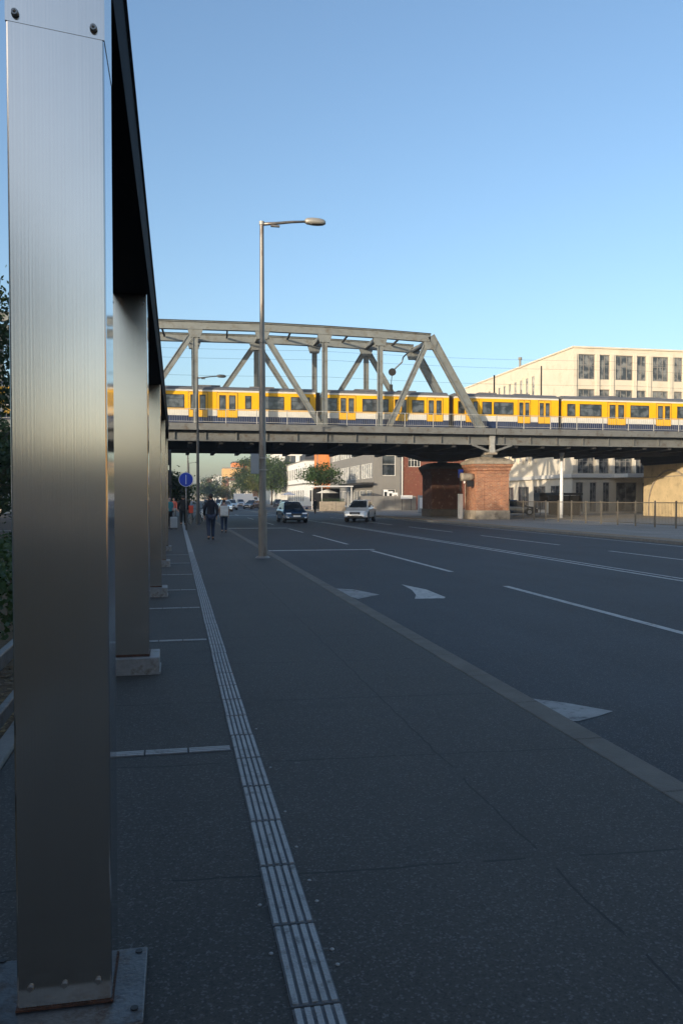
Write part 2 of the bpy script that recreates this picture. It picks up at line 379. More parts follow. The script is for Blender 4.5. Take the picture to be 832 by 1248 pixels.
# markings
def strip(bm, x0, x1, y0, y1, z): 
    bm.faces.new([bm.verts.new(p) for p in ((x0,y0,z),(x1,y0,z),(x1,y1,z),(x0,y1,z))])
b = B(); z = RZ+.004
for y0, y1 in ((7.2, 15.0), (18.2, 26.2), (30, 38), (41, 46.5), (54, 60), (68, 74), (84, 90)): strip(b, 6.2, 6.33, y0, y1, z)
strip(b, 2.95, 6.5, 26.6, 26.95, z); strip(b, 2.95, 6.3, 47.2, 47.8, z); strip(b, 2.95, 10.2, 84, 85, z)
for y0, y1 in ((8, 15), (18, 24.5), (28, 36), (40, 48), (52, 60), (66, 74)): strip(b, 13.75, 13.88, y0, y1, z)
strip(b, 10.18, 10.30, 0, 140, z); strip(b, 10.48, 10.58, 0, 60, z); strip(b, 17.55, 17.68, 0, 120, z)
tag(obj('road_markings', b, M['paint']), kind='structure')
def arrow(pts, m, name='road_arrow'):
    b = B(); poly(b, [gr(400+x/1.926, 640+y/1.926, RZ) for x, y in pts], RZ+.004); tag(obj(name, b, m), kind='structure')
arrow([(172,140),(230,152),(275,170),(272,173),(203,174),(206,165),(196,153)][::-1], M['paint'])
arrow([(5,149),(60,152),(120,164),(100,168),(70,174),(10,158)][::-1], M['paint_worn'])
arrow([(480,411),(560,421),(672,441),(640,452),(590,465),(540,465),(490,440)][::-1], M['paint_worn'])
b = B(); strip(b, -30, -5.3, 46, 46.5, RZ+.004); tag(obj('side_road_marking', b, M['paint']), kind='structure')

# tactile paving: ribbed tiles
b = B(); b2 = B(); TX = gr(388, 1248).x; TW = .078
y = 1.0; i = 0
random.seed(4)
while y < 62:
    j = random.uniform(-.003, .003); L_ = .502
    box(b2, TX-TW+j, TX+TW+j, y+.006, y+L_-.006, -.05, .004)
    if y < 25:
        for k in range(5):
            c = TX+j-TW+.0156+k*.0312
            box(b, c-.0095, c+.0095, y+.012, y+L_-.012, .004, .010)
    else: box(b, TX-TW+j, TX+TW+j, y+.006, y+L_-.006, .0041, .008)
    y += L_
for yy in (gr(210, 919).y, gr(210, 782).y, gr(210, 742).y, 14.6, 17.6, 20.7, 23.8):
    x = TX-TW-.015
    for k in range(3):
        box(b2, x-.268+.008, x, yy-.05, yy+.05, -.05, .005); 
        for q in (-.032, 0, .032): box(b, x-.26, x-.004, yy+q-.011, yy+q+.011, .005, .009)
        x -= .268
tag(obj('tactile_base', b2, M['tile_groove']), kind='structure'); tag(obj('tactile_paving', b, M['tile']), kind='structure')
studs = [(181,694),(376,680),(350,608),(447,901),(428,848),(219,863),(306,492),(268,370),(218,218),(170,85)]
for sx_, sy_ in studs:
    p = gr(250+sx_*.3606, 860+sy_*.3606)
    b = B(); ellipsoid(b, (0, 0, 0), (.0085, .0085, .005), 10, 6); o = obj('pavement_stud', b, M['bolt'], smooth=True); o.location = (p.x, p.y, .001)
    tag(o, 'small domed metal stud in the asphalt beside the ribbed strip', 'stud', 'studs beside the ribbed strip')

# =============================================================== STEEL FRAME (posts and beam)
def post(cx, w, y0, d, ptop, label, bolts_low, idx):
    t = empty('steel_post', (cx, y0, 0), 0, label, 'post', 'brushed steel posts of the roadside frame')
    zb = .034 if idx == 0 else .17
    b = B(); box(b, -w/2, w/2, 0, d, zb, 3.458)
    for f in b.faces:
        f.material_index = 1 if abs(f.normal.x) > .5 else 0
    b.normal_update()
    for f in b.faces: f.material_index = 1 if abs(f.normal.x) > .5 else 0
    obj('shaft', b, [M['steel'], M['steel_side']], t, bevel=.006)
    # cap sleeve with a slanted lower edge
    zc = 3.015 if idx == 0 else 3.30
    if idx < 2:
        b = B(); e = .004
        e = .0015; ps = [(-w/2-e, zc), (w/2+e, zc-.03), (w/2+e, 3.455), (-w/2-e, 3.455)]
        a = [b.verts.new((x, -e, z)) for x, z in ps]; c = [b.verts.new((x, d+e, z)) for x, z in ps]
        b.faces.new(a); b.faces.new(c[::-1])
        for k in range(4): b.faces.new((a[k], c[k], c[(k+1)%4], a[(k+1)%4]))
        b.normal_update(); bmesh.ops.recalc_face_normals(b, faces=b.faces)
        if idx == 0: obj('sleeve', b, [M['steel']], t)
        else: b.free()
        for sx in (-w/2+.028, w/2-.03):
            b = B(); zz_ = zc+(.02 if sx < 0 else -.0) if idx == 0 else 3.37
            bmesh.ops.create_cone(b, cap_ends=True, segments=14, radius1=.0115, radius2=.009, depth=.012, matrix=Matrix.Translation((sx, -.012, zz_)) @ Matrix.Rotation(R(90), 4, 'X'))
            ellipsoid(b, (sx, -.017, zz_), (.005, .006, .005), 8, 6); obj('bolt', b, M['bolt'], t, smooth=False)
    # base
    if idx == 0:
        b = B(); box(b, -w/2-.16, w/2+.10, -.12, d+.03, .001, .028); bp = obj('base_plate', b, M['steel_plate'], t, bevel=.006)
        for sx, sy in ((w/2+.07, d+.0), (-w/2-.1, d+.03), (w/2+.07, -.05)):
            for z0, r in ((.028, .012),): b = B(); bmesh.ops.create_cone(b, cap_ends=True, segments=16, radius1=r, radius2=r, depth=.003, matrix=Matrix.Translation((sx, sy, z0+.002)))
            obj('bolt_hole', b, M['dark'], bp)
        b = B(); box(b, -w/2-.004, w/2+.004, -.005, d+.004, .029, .036); obj('rust_seam', b, M['rust'], t)
        for sx in (-.1, 0, .1):
            b = B(); bmesh.ops.create_cone(b, cap_ends=True, segments=12, radius1=.010, radius2=.008, depth=.01, matrix=Matrix.Translation((sx, -.006, .10)) @ Matrix.Rotation(R(90), 4, 'X')); obj('bolt', b, M['bolt'], t)
    else:
        b = B(); box(b, -w/2-.10, w/2+.09, -.07, d+.07, .001, .155); bp = obj('plinth', b, M['plinth'], t, bevel=.008)
        b = B(); box(b, -w/2-.11, w/2+.10, -.08, d+.08, .001, .02); obj('plinth_foot', b, M['plinth'], bp)
        b = B(); box(b, -w/2-.003, w/2+.003, -.004, d+.003, .156, .176); obj('rust_seam', b, M['rust'], t)
        for sx in (-w/2-.06, w/2+.05):
            b = B(); bmesh.ops.create_cone(b, cap_ends=True, segments=10, radius1=.009, radius2=.009, depth=.012, matrix=Matrix.Translation((sx, -.072, .05)) @ Matrix.Rotation(R(90), 4, 'X')); obj('bolt', b, M['bolt'], bp)
    return t
post(-.346, .281, 2.615, .275, 0, 'nearest and largest brushed steel post, filling the left edge', True, 0)
post(-.415, .33, 7.7, .30, 0, 'second steel post from the camera, on a grey plinth', False, 1)
post(-.40, .318, 13.7, .30, 0, 'third steel post, partly hidden behind the second one', False, 2)
post(-.40, .318, 19.7, .30, 0, 'fourth steel post, a narrow sliver behind the third', False, 3)
post(-.40, .318, 25.7, .30, 0, 'farthest steel post at the end of the black beam', False, 4)
tb = empty('overhead_beam', (-.385, 2.5, 3.46), 0, 'long black overhead beam carried on the row of steel posts', 'beam')
b = B(); box(b, -.17, .165, -.1, 23.6, .001, .38); obj('girder', b, M['black'], tb, bevel=.004)
b = B(); box(b, .15, .18, -.1, 23.6, .38, .392); obj('top_flashing', b, M['steel_plate'], tb)
b = B()
for k in range(5):
    y0 = 1.2+k*5.2
    if y0 < 22: beam(b, (-.15, y0, -.004), (.14, y0+1.5, -.004), .008, .012, (0, 0, 1))
obj('brace', b, M['black'], tb)
# handrail left of the posts
t = empty('handrail', (-.86, 1.2, 0), 0, 'grey painted steel handrail with two rails behind the steel posts', 'railing')
for z0 in (.80, .52):
    b = B(); box(b, -.02, .02, 0, 40, z0-.04, z0+.04); obj('rail_bar', b, M['steel_plate'], t, bevel=.008)
for k in range(14):
    b = B(); box(b, -.018, .018, 2.2+k*2.7, 2.24+k*2.7, -.05, .755); obj('upright', b, M['steel_plate'], t)

# =============================================================== LAMPS
def lamp(loc, hgt, label, first=None):
    if first:
        o = copy_tree(first); o.location = loc; o['label'] = label
        for ch in [c for c in o.children]+[g for c in o.children for g in c.children]:
            if ch.type == 'MESH' and 'lens' not in ch.name: ch.data = ch.data.copy(); ch.data.materials[0] = M['lamp_shaded']
        return o
    t = empty('street_lamp', loc, 0, label, 'street lamp', 'street lamps along the pavement')
    b = B(); tube(b, [(0,0,0),(0,0,1.25),(0,0,1.3),(0,0,hgt*.62)], [.118,.114,.095,.082], 20); 
    tube(b, [(0,0,hgt*.62),(0,0,hgt)], [.066,.055], 20); obj('pole', b, M['lamp'], t, smooth=False)
    for z0 in (1.28, hgt*.62, hgt*.65):
        b = B(); r = .125 if z0 < 2 else .09; tube(b, [(0,0,z0-.03),(0,0,z0+.03)], r, 20); obj('collar', b, M['lamp'], t)
    b = B(); tube(b, [(0,0,.0),(0,0,.05)], [.2,.16], 20); obj('foot', b, M['lamp'], t)
    b = B(); tube(b, [(0,0,hgt-.04),(0,0,hgt+.05)], .07, 16); obj('cap', b, M['lamp_head'], t, smooth=False)
    b = B(); tube(b, [(.0,0,hgt-.02),(.4,0,hgt+.03),(.8,0,hgt+.09),(1.22,0,hgt+.13)], [.045,.04,.035,.03], 12); arm = obj('arm', b, M['lamp'], t, smooth=True)
    b = B(); box(b, .24, .48, -.035, .035, hgt-.07, hgt-.025); obj('arm_bracket', b, M['lamp'], arm)
    # luminaire: rounded boat shape
    b = B(); rings = []
    for u, wy, h0, h1 in ((0,.07,.0,.09),(.06,.10,-.03,.12),(.2,.125,-.045,.135),(.38,.125,-.045,.13),(.5,.10,-.035,.11),(.56,.05,-.01,.07)):
        sec = [(-wy,.3),(-wy*.8,.8),(-wy*.35,1),(wy*.35,1),(wy*.8,.8),(wy,.3),(wy*.8,.05),(wy*.3,0),(-wy*.3,0),(-wy*.8,.05)]
        rings.append([b.verts.new((1.17+u, yy, hgt+.10+h0+(h1-h0)*q)) for yy, q in sec])
    for a, c in zip(rings, rings[1:]):
        for k in range(10): b.faces.new((a[k], a[(k+1)%10], c[(k+1)%10], c[k]))
    b.faces.new(rings[0][::-1]); b.faces.new(rings[-1]); bmesh.ops.recalc_face_normals(b, faces=b.faces)
    hd = obj('lamp_head', b, M['lamp_head'], t, smooth=True)
    b = B(); ellipsoid(b, (1.46, 0, hgt+.062), (.2, .085, .02)); obj('lens', b, M['lens'], hd, smooth=True)
    return t
LP = gr(320, 680); l1 = lamp((LP.x, LP.y, 0), 8.98, 'nearest tall grey street lamp at the kerb with a small sign panel')
M['lamp_shaded'] = mat('lamp_post_shaded', (.085, .085, .085), .5, .5, var=.15, scale=5)  # darker copy for the farther lamps: their unlit look is in the colour
def along(px, Y): return (xy(px, Y), Y, 0)
lamp(along(241.5, 51.0), 0, 'second street lamp behind the walking pedestrians', l1)
lamp(along(229.5, 87.5), 0, 'third street lamp, rising behind the blue round sign', l1)
lamp(along(231, 172), 0, 'farthest thin street lamp seen down the pavement', l1)
t = empty('sign_panel', (LP.x-.13, LP.y-.14, 2.25), 0, 'pale grey blank upright panel strapped to the nearest lamp post', 'sign')
b = B(); box(b, -.20, .02, -.012, .012, .02, .56); obj('panel', b, M['signback'], t, bevel=.008)
for z0 in (.13, .45):
    b = B(); box(b, -.01, .26, -.002, .022, z0-.015, z0+.015); obj('bracket', b, M['bolt'], t)
# blue round sign
Y = 43.0; t = empty('traffic_sign', (xy(227, Y), Y, 0), 0, 'blue round traffic sign on a thin grey pole', 'sign')
b = B(); tube(b, [(0,0,0),(0,0,3.0)], .035, 12); obj('pole', b, M['lamp'], t, smooth=True)
zc = zz(227, 584.5, Y)
b = B(); bmesh.ops.create_cone(b, cap_ends=True, segments=40, radius1=.37, radius2=.37, depth=.03, matrix=Matrix.Translation((0,-.06,zc)) @ Matrix.Rotation(R(90),4,'X')); d = obj('disc', b, M['bluesign'], t)
b = B()
bmesh.ops.create_cone(b, cap_ends=True, segments=40, radius1=.365, radius2=.365, depth=.004, matrix=Matrix.Translation((0,-.077,zc)) @ Matrix.Rotation(R(90),4,'X')); obj('rim', b, M['signwhite'], d)
b = B(); bmesh.ops.create_cone(b, cap_ends=True, segments=40, radius1=.345, radius2=.345, depth=.004, matrix=Matrix.Translation((0,-.082,zc)) @ Matrix.Rotation(R(90),4,'X')); obj('face', b, M['bluesign'], d)
b = B(); box(b, -.014, .014, -.090, -.0845, zc-.24, zc+.24); obj('symbol', b, M['signwhite'], d)
# traffic lights
def signal(loc, rz, label):
    t = empty('traffic_light', loc, rz, label, 'traffic light', 'traffic lights by the pavement')
    b = B(); tube(b, [(0,0,0),(0,0,4.3)], .06, 12); obj('pole', b, M['dark'], t)
    for z0 in (2.75, 3.85):
        b = B(); box(b, -.15, .15, -.32, -.08, z0-.42, z0+.42); h = obj('housing', b, M['dark'], t, bevel=.03)
        for q in (-.26, 0, .26):
            b = B(); bmesh.ops.create_cone(b, cap_ends=False, segments=16, radius1=.11, radius2=.10, depth=.16, matrix=Matrix.Translation((0,-.38,z0+q)) @ Matrix.Rotation(R(90),4,'X'))
            obj('visor', b, M['dark'], h)
            b = B(); bmesh.ops.create_cone(b, cap_ends=True, segments=16, radius1=.1, radius2=.1, depth=.01, matrix=Matrix.Translation((0,-.327,z0+q)) @ Matrix.Rotation(R(90),4,'X')); obj('lens', b, M['lens'], h)
    return t
signal((xy(208, 46), 46, 0), R(-35), 'black traffic light seen against the sky beside the last steel post')

# =============================================================== BRIDGE
YF, YB = 60.0, 64.6
DT, = (6.95,)
def bridge_deck(name, x0, x1, label, cat):
    t = empty(name, (x0, YF, 0), 0, label, cat)
    L_ = x1-x0
    def bx(nm, xa, xb, ya, yb, za, zb, m, par=t, bev=0):
        b = B(); box(b, xa, xb, ya-YF, yb-YF, za, zb); return obj(nm, b, m, par, bevel=bev)
    bx('walkway_edge', 0, L_, 59.15, 59.75, 6.50, 6.98, M['deck'])
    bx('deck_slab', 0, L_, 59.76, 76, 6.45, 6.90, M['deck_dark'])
    g = bx('main_girder', 0, L_, 59.82, 59.9, 5.82, 6.45, M['deck'])
    bx('bottom_flange', 0, L_, 59.65, 60.05, 5.74, 5.82, M['deck'])
    b = B(); x = .8
    while x < L_-.3:
        box(b, x-.03, x+.03, -.32, -.185, 5.83, 6.44); x += 2.2
    obj('stiffener', b, M['deck'], g)
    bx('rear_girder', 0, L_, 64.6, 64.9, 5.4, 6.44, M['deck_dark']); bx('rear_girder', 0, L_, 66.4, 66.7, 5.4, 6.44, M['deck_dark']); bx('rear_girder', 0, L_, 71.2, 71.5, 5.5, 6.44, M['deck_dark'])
    b = B(); x = 1.9
    while x < L_-.3:
        box(b, x-.15, x+.15, -.09, 15.9, 5.55, 6.43); x += 2.2
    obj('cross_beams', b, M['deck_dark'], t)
    for yy in (61.2, 62.7): bx('track_rail', 0, L_, yy, yy+.07, 6.95, 7.08, M['rust'])
    bx('ballast_bed', 0, L_, 60.3, 75.5, 6.902, 6.955, M['ballast'])
    # railing
    r = empty('railing', (0, 59.2-YF, 6.98)); r.parent = t
    n = int(L_/2.2)
    for k in range(n):
        b = B(); xa = k*2.2; box(b, xa-.03, xa+.03, -.03, .03, 0, 1.02); obj('railing_post', b, M['rail'], r)
        b = B(); box(b, xa+.04, xa+2.16, -.02, .02, .98, 1.02); box(b, xa+.04, xa+2.16, -.02, .02, .10, .13)
        for q in range(1, 13): box(b, xa+q*.165-.006, xa+q*.165+.006, -.006, .006, .13, .98)
        obj('railing_panel', b, M['rail'], r)
    return t
PX0 = 23.9
tb = bridge_deck('truss_bridge', -29.5, PX0, 'grey steel truss bridge carrying the yellow train over the road', 'bridge')
ox = -29.5
XC = -3.2
nodes = [(XC, 14.25), (1.4, 14.3), (6.2, 14.35), (10.8, 14.3), (15.0, 14.2), (18.9, 14.05)]
tops = [(2*XC-x, z) for x, z in nodes[:0:-1]] + nodes
for side, YY in ((0, YF), (1, YB)):
    zl = 7.0
    P = lambda x, z: (x-ox, YY-YF, z)
    b = B()
    for a, c in zip(tops, tops[1:]): ibeam(b, P(a[0], a[1]-.3), P(c[0], c[1]-.3), .42, .58, .05)
    obj('top_chord', b, M['bridge'], tb)
    b = B()
    for a, c in zip(tops, tops[1:]): beam(b, P(a[0], a[1]+.02), P(c[0], c[1]+.02), .5, .05)
    obj('chord_plate', b, M['deck_dark'], tb)
    for x, z in tops[1:-1]:
        b = B(); ibeam(b, P(x, 6.5), P(x, z-.6), .3, .38, .05); obj('vertical', b, M['bridge'], tb)
    for s_ in (1, -1):
        e = (18.9, 14.05); bt = (23.1, 6.8)
        f = lambda x: x if s_ == 1 else 2*XC-x
        b = B(); ibeam(b, P(f(e[0]), e[1]-.15), P(f(bt[0]), bt[1]), .42, .62, .06); obj('end_post', b, M['bridge'], tb)
        dl = [(1.4,-3.2),(6.2,10.6),(18.7,15.6)] if side == 0 else [(6.2,1.4),(6.2,10.8),(15.0,10.8),(15.0,19.2)]
        for a, c in dl:
            zt = dict((round(x, 1), z) for x, z in nodes).get(a, 14.05)
            b = B(); ibeam(b, P(f(a), zt-.55), P(f(c), 6.8), .26, .40, .05); obj('diagonal', b, M['bridge'], tb)
    for x, z in tops:
        b = B()
        for q in (0,):
            pl = [(x-.55, z-.55), (x+.55, z-.55), (x+.35, z-1.15), (x-.35, z-1.15)]
            vs = [b.verts.new((px-ox, YY-YF+dy, pz)) for dy in (-.16, .16) for px, pz in pl]
            for fc in ((0,1,2,3),(7,6,5,4),(0,4,5,1),(1,5,6,2),(2,6,7,3),(3,7,4,0)): b.faces.new([vs[i] for i in fc])
        bmesh.ops.recalc_face_normals(b, faces=b.faces); obj('gusset_plate', b, M['bridge'], tb)
for x, z in tops:
    b = B(); ibeam(b, (x-ox, .2, z-.45), (x-ox, YB-YF-.2, z-.45), .3, .3, .04, (0,0,1)); obj('cross_strut', b, M['bridge'], tb)
for (x, z), (x2, z2) in zip(tops, tops[1:]):
    b = B(); beam(b, ((x+x2)/2-ox-.1, .25, z-.25), ((x+x2)/2-ox+.1, YB-YF-.25, z-.25), .12, .12, (0,0,1)); obj('wind_brace', b, M['deck_dark'], tb)
bridge_deck('approach_span', PX0+.05, 80, 'plain grey girder span continuing right of the brick pier', 'bridge')
# hanging catenary weight at the portal
t = empty('tensioning_wheel', (18.3, 63.6, 13.0), 0, 'round wire-tensioning wheel hanging inside the bridge portal', 'pulley')
b = B(); zc = -1.25; bmesh.ops.create_cone(b, cap_ends=True, segments=20, radius1=.30, radius2=.30, depth=.12, matrix=Matrix.Translation((-1.4,0,zc-.05)) @ Matrix.Rotation(R(90),4,'X')); obj('wheel', b, M['deck_dark'], t)
b = B(); tube(b, [(0,0,.4),(-.5,0,-.1),(-.6,0,-.5),(-1.3,0,-1.15)], .06, 8); obj('lever', b, M['bridge'], t)
b = B(); tube(b, [(-1.4,0,-1.4),(-1.5,0,-2.3)], .03, 8); tube(b, [(-1.5,0,-2.3),(-1.5,0,-3.2)], .14, 10); obj('weight', b, M['deck_dark'], t)
# wires
for i, (z0, yy, lab) in enumerate(((12.2, 62.0, 'upper thin dark catenary wire strung above the train'), (10.95, 62.2, 'lower thin dark contact wire just above the train roof'), (13.6, 66, 'highest thin feeder wire crossing the sky behind the bridge'))):
    b = B(); pts = []
    for k in range(0, 41): x = -40+k*3.2; pts.append((x, yy, z0-.18*math.sin(math.pi*((x+40) % 25.6)/25.6)))
    tube(b, pts, .008, 5); tag(obj('overhead_wire', b, M['dark']), lab, 'wire', 'wires above the railway')
for i, (px, lab) in enumerate(((601, 'thin railway mast just right of the truss end'), (658, 'thin railway mast in front of the cream building'))):
    t = empty('railway_mast', (xy(px, 66.5), 66.5, 6.95), 0, lab, 'mast', 'masts along the railway')
    b = B(); tube(b, [(0,0,0),(0,0,zz(px, 447 if i else 458, 66.5)-6.95)], .07, 8); obj('pole', b, M['deck_dark'], t)

# piers
M['brick_shade'] = brick('shaded_brick', (.13, .045, .028), (.09, .035, .022), (.06, .045, .035))  # dark copy of the pier brick: shade under the deck put into the colour
M['stone_shade'] = mat('shaded_stone', (.10, .085, .07), .9, var=.25, scale=2.5, bump=.4, bscale=20)  # stone of the rear pier, darkened in colour for the same shade
def pier(x0, x1, y0, y1, ztop, label, bk='brick', sn_='stone'):
    t = empty('brick_pier', ((x0+x1)/2, (y0+y1)/2, 0), 0, label, 'pier', 'brick piers under the bridge')
    a, c = (x1-x0)/2, (y1-y0)/2
    def q(e, z): return (-a-e, a+e, -c-e, c+e, z)
    b = B(); stack(b, [q(.10,0), q(.10,.62), q(.04,.70)]); obj('stone_base', b, M[sn_], t, bevel=.02)
    b = B(); stack(b, [q(0,.70), q(0,3.55), q(.06,3.56), q(.06,3.8), q(.14,3.81), q(.14,4.0), q(.26,4.15), q(.26,4.3)]); obj('shaft', b, M[bk], t)
    # corner pilasters, proud of the shaft
    for sx in (-1, 1):
        for sy in (-1, 1): b = B(); box(b, sx*(a-.28)-.31, sx*(a-.28)+.31, sy*(c-.28)-.31, sy*(c-.28)+.31, .72, 3.5); obj('pilaster', b, M[bk], t)
    b = B(); stack(b, [q(.34,4.3), q(.34,4.5), q(.18,4.62), q(-.3,ztop)]); obj('cap_stone', b, M[sn_], t, bevel=.02)
    b = B(); box(b, -.35, .35, -.35, .35, ztop, ztop+.25); obj('bearing', b, M['deck'], t)
    b = B(); box(b, -.25, .25, -.25, .25, ztop+.25, 5.40); obj('bearing_block', b, M['deck'], t)
    return t
pier(22.8, 25.4, 60.3, 62.8, 4.85, 'sunlit brick bridge pier with pale stone cap beside the railing')
pier(22.4, 25.2, 70.4, 73.2, 4.85, 'dark shaded brick bridge pier behind the sunlit one', 'brick_shade', 'stone_shade')
t = empty('haunch_girder', (23.8, 70.2, 4.9), 0, 'black curved girder haunch above the dark shaded pier', 'girder')
b = B(); vs = [(-6,.84),(-3.2,.62),(-1.8,.25),(-1.5,.16),(1.5,.16),(1.8,.25),(3.2,.62),(6,.84)]
a = [b.verts.new((x, 0, z)) for x, z in vs]; c = [b.verts.new((x, 3.2, z)) for x, z in vs]
b.faces.new(a); b.faces.new(c[::-1])
for k in range(8): b.faces.new((a[k], c[k], c[(k+1)%8], a[(k+1)%8]))
bmesh.ops.recalc_face_normals(b, faces=b.faces); obj('haunch', b, M['deck_dark'], t)
# bearing bracket + corbel on front girder
t = empty('bridge_bearing', (xy(597, 59.9), 59.9, 5.0), 0, 'pale steel bearing post where the truss meets the side span', 'bearing')
b = B(); box(b, -.38, .38, -.45, .4, .0, .16); obj('foot_plate', b, M['stone'], t, bevel=.03)
b = B(); stack(b, [(-.22,.22,-.40,-.2,.16),(-.18,.18,-.40,-.2,.8),(-.22,.22,-.40,-.2,1.45)]); obj('column', b, M['rail'], t)
b = B()
for s_ in (-1, 1): beam(b, (s_*.22, -.3, .25), (s_*1.6, -.3, .74), .1, .16); 
obj('strut', b, M['deck'], t)
# equipment on the pier side
t = empty('pier_loudspeaker', (22.45, 60.9, 3.3), 0, 'pale round horn fixture mounted on the left side of the sunlit pier', 'fixture')
b = B(); tube(b, [(-.75,0,0),(-.5,0,0),(.0,0,.0),(.35,0,0)], [.34,.30,.30,.22], 16); obj('horn', b, M['stone'], t, smooth=True)
b = B(); box(b, -.2, .3, -.15, .15, -.75, -.3); obj('bracket', b, M['dark'], t)
t = empty('ticket_machine', (xy(560.5, 62.9), 62.9, 0), 0, 'slim white upright cabinet with blue top beside the sunlit pier', 'cabinet')
b = B(); box(b, -.16, .16, -.2, .2, 0, 2.0); obj('cabinet', b, M['whitef'], t, bevel=.02)
b = B(); box(b, -.16, .2, -.1, .1, 3.3, 3.95); obj('sign_board', b, M['bluesign'], t); b = B(); tube(b, [(0,0,2.2),(0,0,4.0)], .05, 8); obj('pole', b, M['dark'], t)
# abutment on the right
AX = xy(783, 71)
t = empty('viaduct_abutment', (AX, 60, 0), 0, 'ochre plastered viaduct abutment with arch moulding at the right edge', 'abutment')
b = B(); box(b, 0, 40, 0, 11, 0, 4.75); obj('wall', b, M['lightstone'], t, bevel=.05)
b = B(); box(b, -.18, 40, -.2, 11, 4.75, 4.98); box(b, -.35, 40, -.4, 11, 4.98, 5.7); obj('cornice', b, M['deck_dark'], t)
b = B(); cx = 6.6; pts = []
for q in range(0, 25):
    a = math.pi*q/24; pts.append((-.03, cx-3.4*math.cos(a), 1.0+3.2*math.sin(a)))
pts = [(-.03,cx-3.4,0)]+pts+[(-.03,cx+3.4,0)]
for p0, p1 in zip(pts, pts[1:]): beam(b, p0, p1, .1, .14, (1,0,0))
obj('arch_moulding', b, M['stone'], t)
b = B(); box(b, -.05, -.002, -.05, 11, 3.6, 3.68); obj('string_course', b, M['stone'], t)

# =============================================================== TRAIN
def train_car(x0, L_, label, ofs, seed, head=False):
    t = empty('train_car', (x0, 61.95, 7.1), 0, label, 'train car', 'cars of the yellow train')
    hw = 1.18
    def loft(zs, nm, m, par=t, e=0):
        b = B(); sec = zs
        ra = [b.verts.new((0+e, y, z)) for y, z in sec]; rb = [b.verts.new((L_-e, y, z)) for y, z in sec]
        n = len(sec)
        for k in range(n): b.faces.new((ra[k], ra[(k+1)%n], rb[(k+1)%n], rb[k]))
        b.faces.new(ra[::-1]); b.faces.new(rb); bmesh.ops.recalc_face_normals(b, faces=b.faces)
        return obj(nm, b, m, par)
    def band(z0, z1, nm, m, y=hw): return loft([(-y, z0), (y, z0), (y, z1), (-y, z1)], nm, m)
    band(.05, .56, 'skirt', M['navy'], hw-.01); band(.56, .98, 'lower_panel', M['twhite'], hw+.005); body = band(.98, 2.32, 'body', M['yellow'])
    band(2.32, 2.44, 'roof_stripe', M['twhite'], hw+.01)
    loft([(-hw, 2.44), (hw, 2.44), (hw-.12, 2.62), (hw-.5, 2.75), (-hw+.5, 2.75), (-hw+.12, 2.62)], 'roof', M['troof'], e=.05)
    b = B(); box(b, L_*.25, L_*.42, -.6, .6, 2.75, 2.87); obj('roof_unit', b, M['troof'], t)
    b = B(); box(b, L_*.6, L_*.75, -.55, .55, 2.75, 2.85); obj('roof_unit', b, M['troof'], t)
    b = B(); box(b, L_, L_+.42, -.8, .8, .2, 2.5); obj('gangway', b, M['deck_dark'], t)
    for sy in (-1, 1):
        for f0, f1, kind in ofs:
            a, c = f0*L_, f1*L_
            if kind == 'd':                                        # double door
                b = B(); y0, y1 = sorted((sy*(hw+.002), sy*(hw+.022))); box(b, a, (a+c)/2-.012, y0, y1, .45, 2.25); box(b, (a+c)/2+.012, c, y0, y1, .45, 2.25)
                d = obj('door', b, M['tdoor'], t, bevel=.008)
                b = B(); y0, y1 = sorted((sy*(hw+.023), sy*(hw+.03))); w_ = (c-a)/2
                box(b, a+w_*.25, a+w_*.78, y0, y1, 1.05, 2.0); box(b, c-w_*.78, c-w_*.25, y0, y1, 1.05, 2.0); obj('door_window', b, M['glass_train'], d)
                b = B(); y0, y1 = sorted((sy*(hw+.0225), sy*(hw+.026))); box(b, a+w_*.18, a+w_*.85, y0, y1, .97, 2.08); box(b, c-w_*.85, c-w_*.18, y0, y1, .97, 2.08); obj('door_seal', b, M['dark'], d)
                b = B(); y0, y1 = sorted((sy*(hw+.001), sy*(hw+.012))); box(b, a-.03, c+.03, y0, y1, .43, 2.28); obj('door_frame', b, M['dark'], t)
            else:
                b = B(); y0, y1 = sorted((sy*(hw+.002), sy*(hw+.015))); box(b, a-.05, c+.05, y0, y1, 1.10, 2.07); fr = obj('window', b, M['dark'], t)
                b = B(); y0, y1 = sorted((sy*(hw+.016), sy*(hw+.02))); box(b, a, c, y0, y1, 1.15, 1.72); box(b, a, c, y0, y1, 1.76, 2.02); obj('pane', b, M['glass_train'], fr)
    for bx_ in (1.8, L_-1.8):
        b = B(); box(b, bx_-.9, bx_+.9, -.9, .9, -.08, .05); obj('bogie', b, M['dark'], t)
    return t
lay = [(.02,.09,'w'),(.09+.02,.24,'d'),(.30,.50,'w'),(.545,.66,'d'),(.70,.79,'w'),(.82,.95,'d')]
layB = [(.04,.20,'w'),(.23,.34,'d'),(.40,.52,'d'),(.57,.60,'w'),(.66,.80,'w'),(.85,.96,'w')]
layC = [(.03,.08,'w'),(.10,.22,'d'),(.26,.34,'w'),(.37,.55,'w'),(.60,.72,'d'),(.80,.92,'d')]
layD = [(.03,.08,'w'),(.12,.27,'w'),(.32,.45,'d'),(.49,.62,'w'),(.68,.79,'d'),(.84,.96,'w')]
x61 = lambda px: xy(px, 60.8)
train_car(x61(391)-12.5, 12.1, 'yellow train car left of the long vertical bridge member', layB, 1)
train_car(x61(396), x61(546)-x61(396), 'yellow train car framed inside the right half of the truss', layC if 0 else lay, 2)
train_car(x61(554), x61(679)-x61(554), 'yellow train car crossed by the inclined end post of the truss', layC, 3)
train_car(x61(685), 12.0, 'yellow train car below the cream building at the right edge', layD, 4)
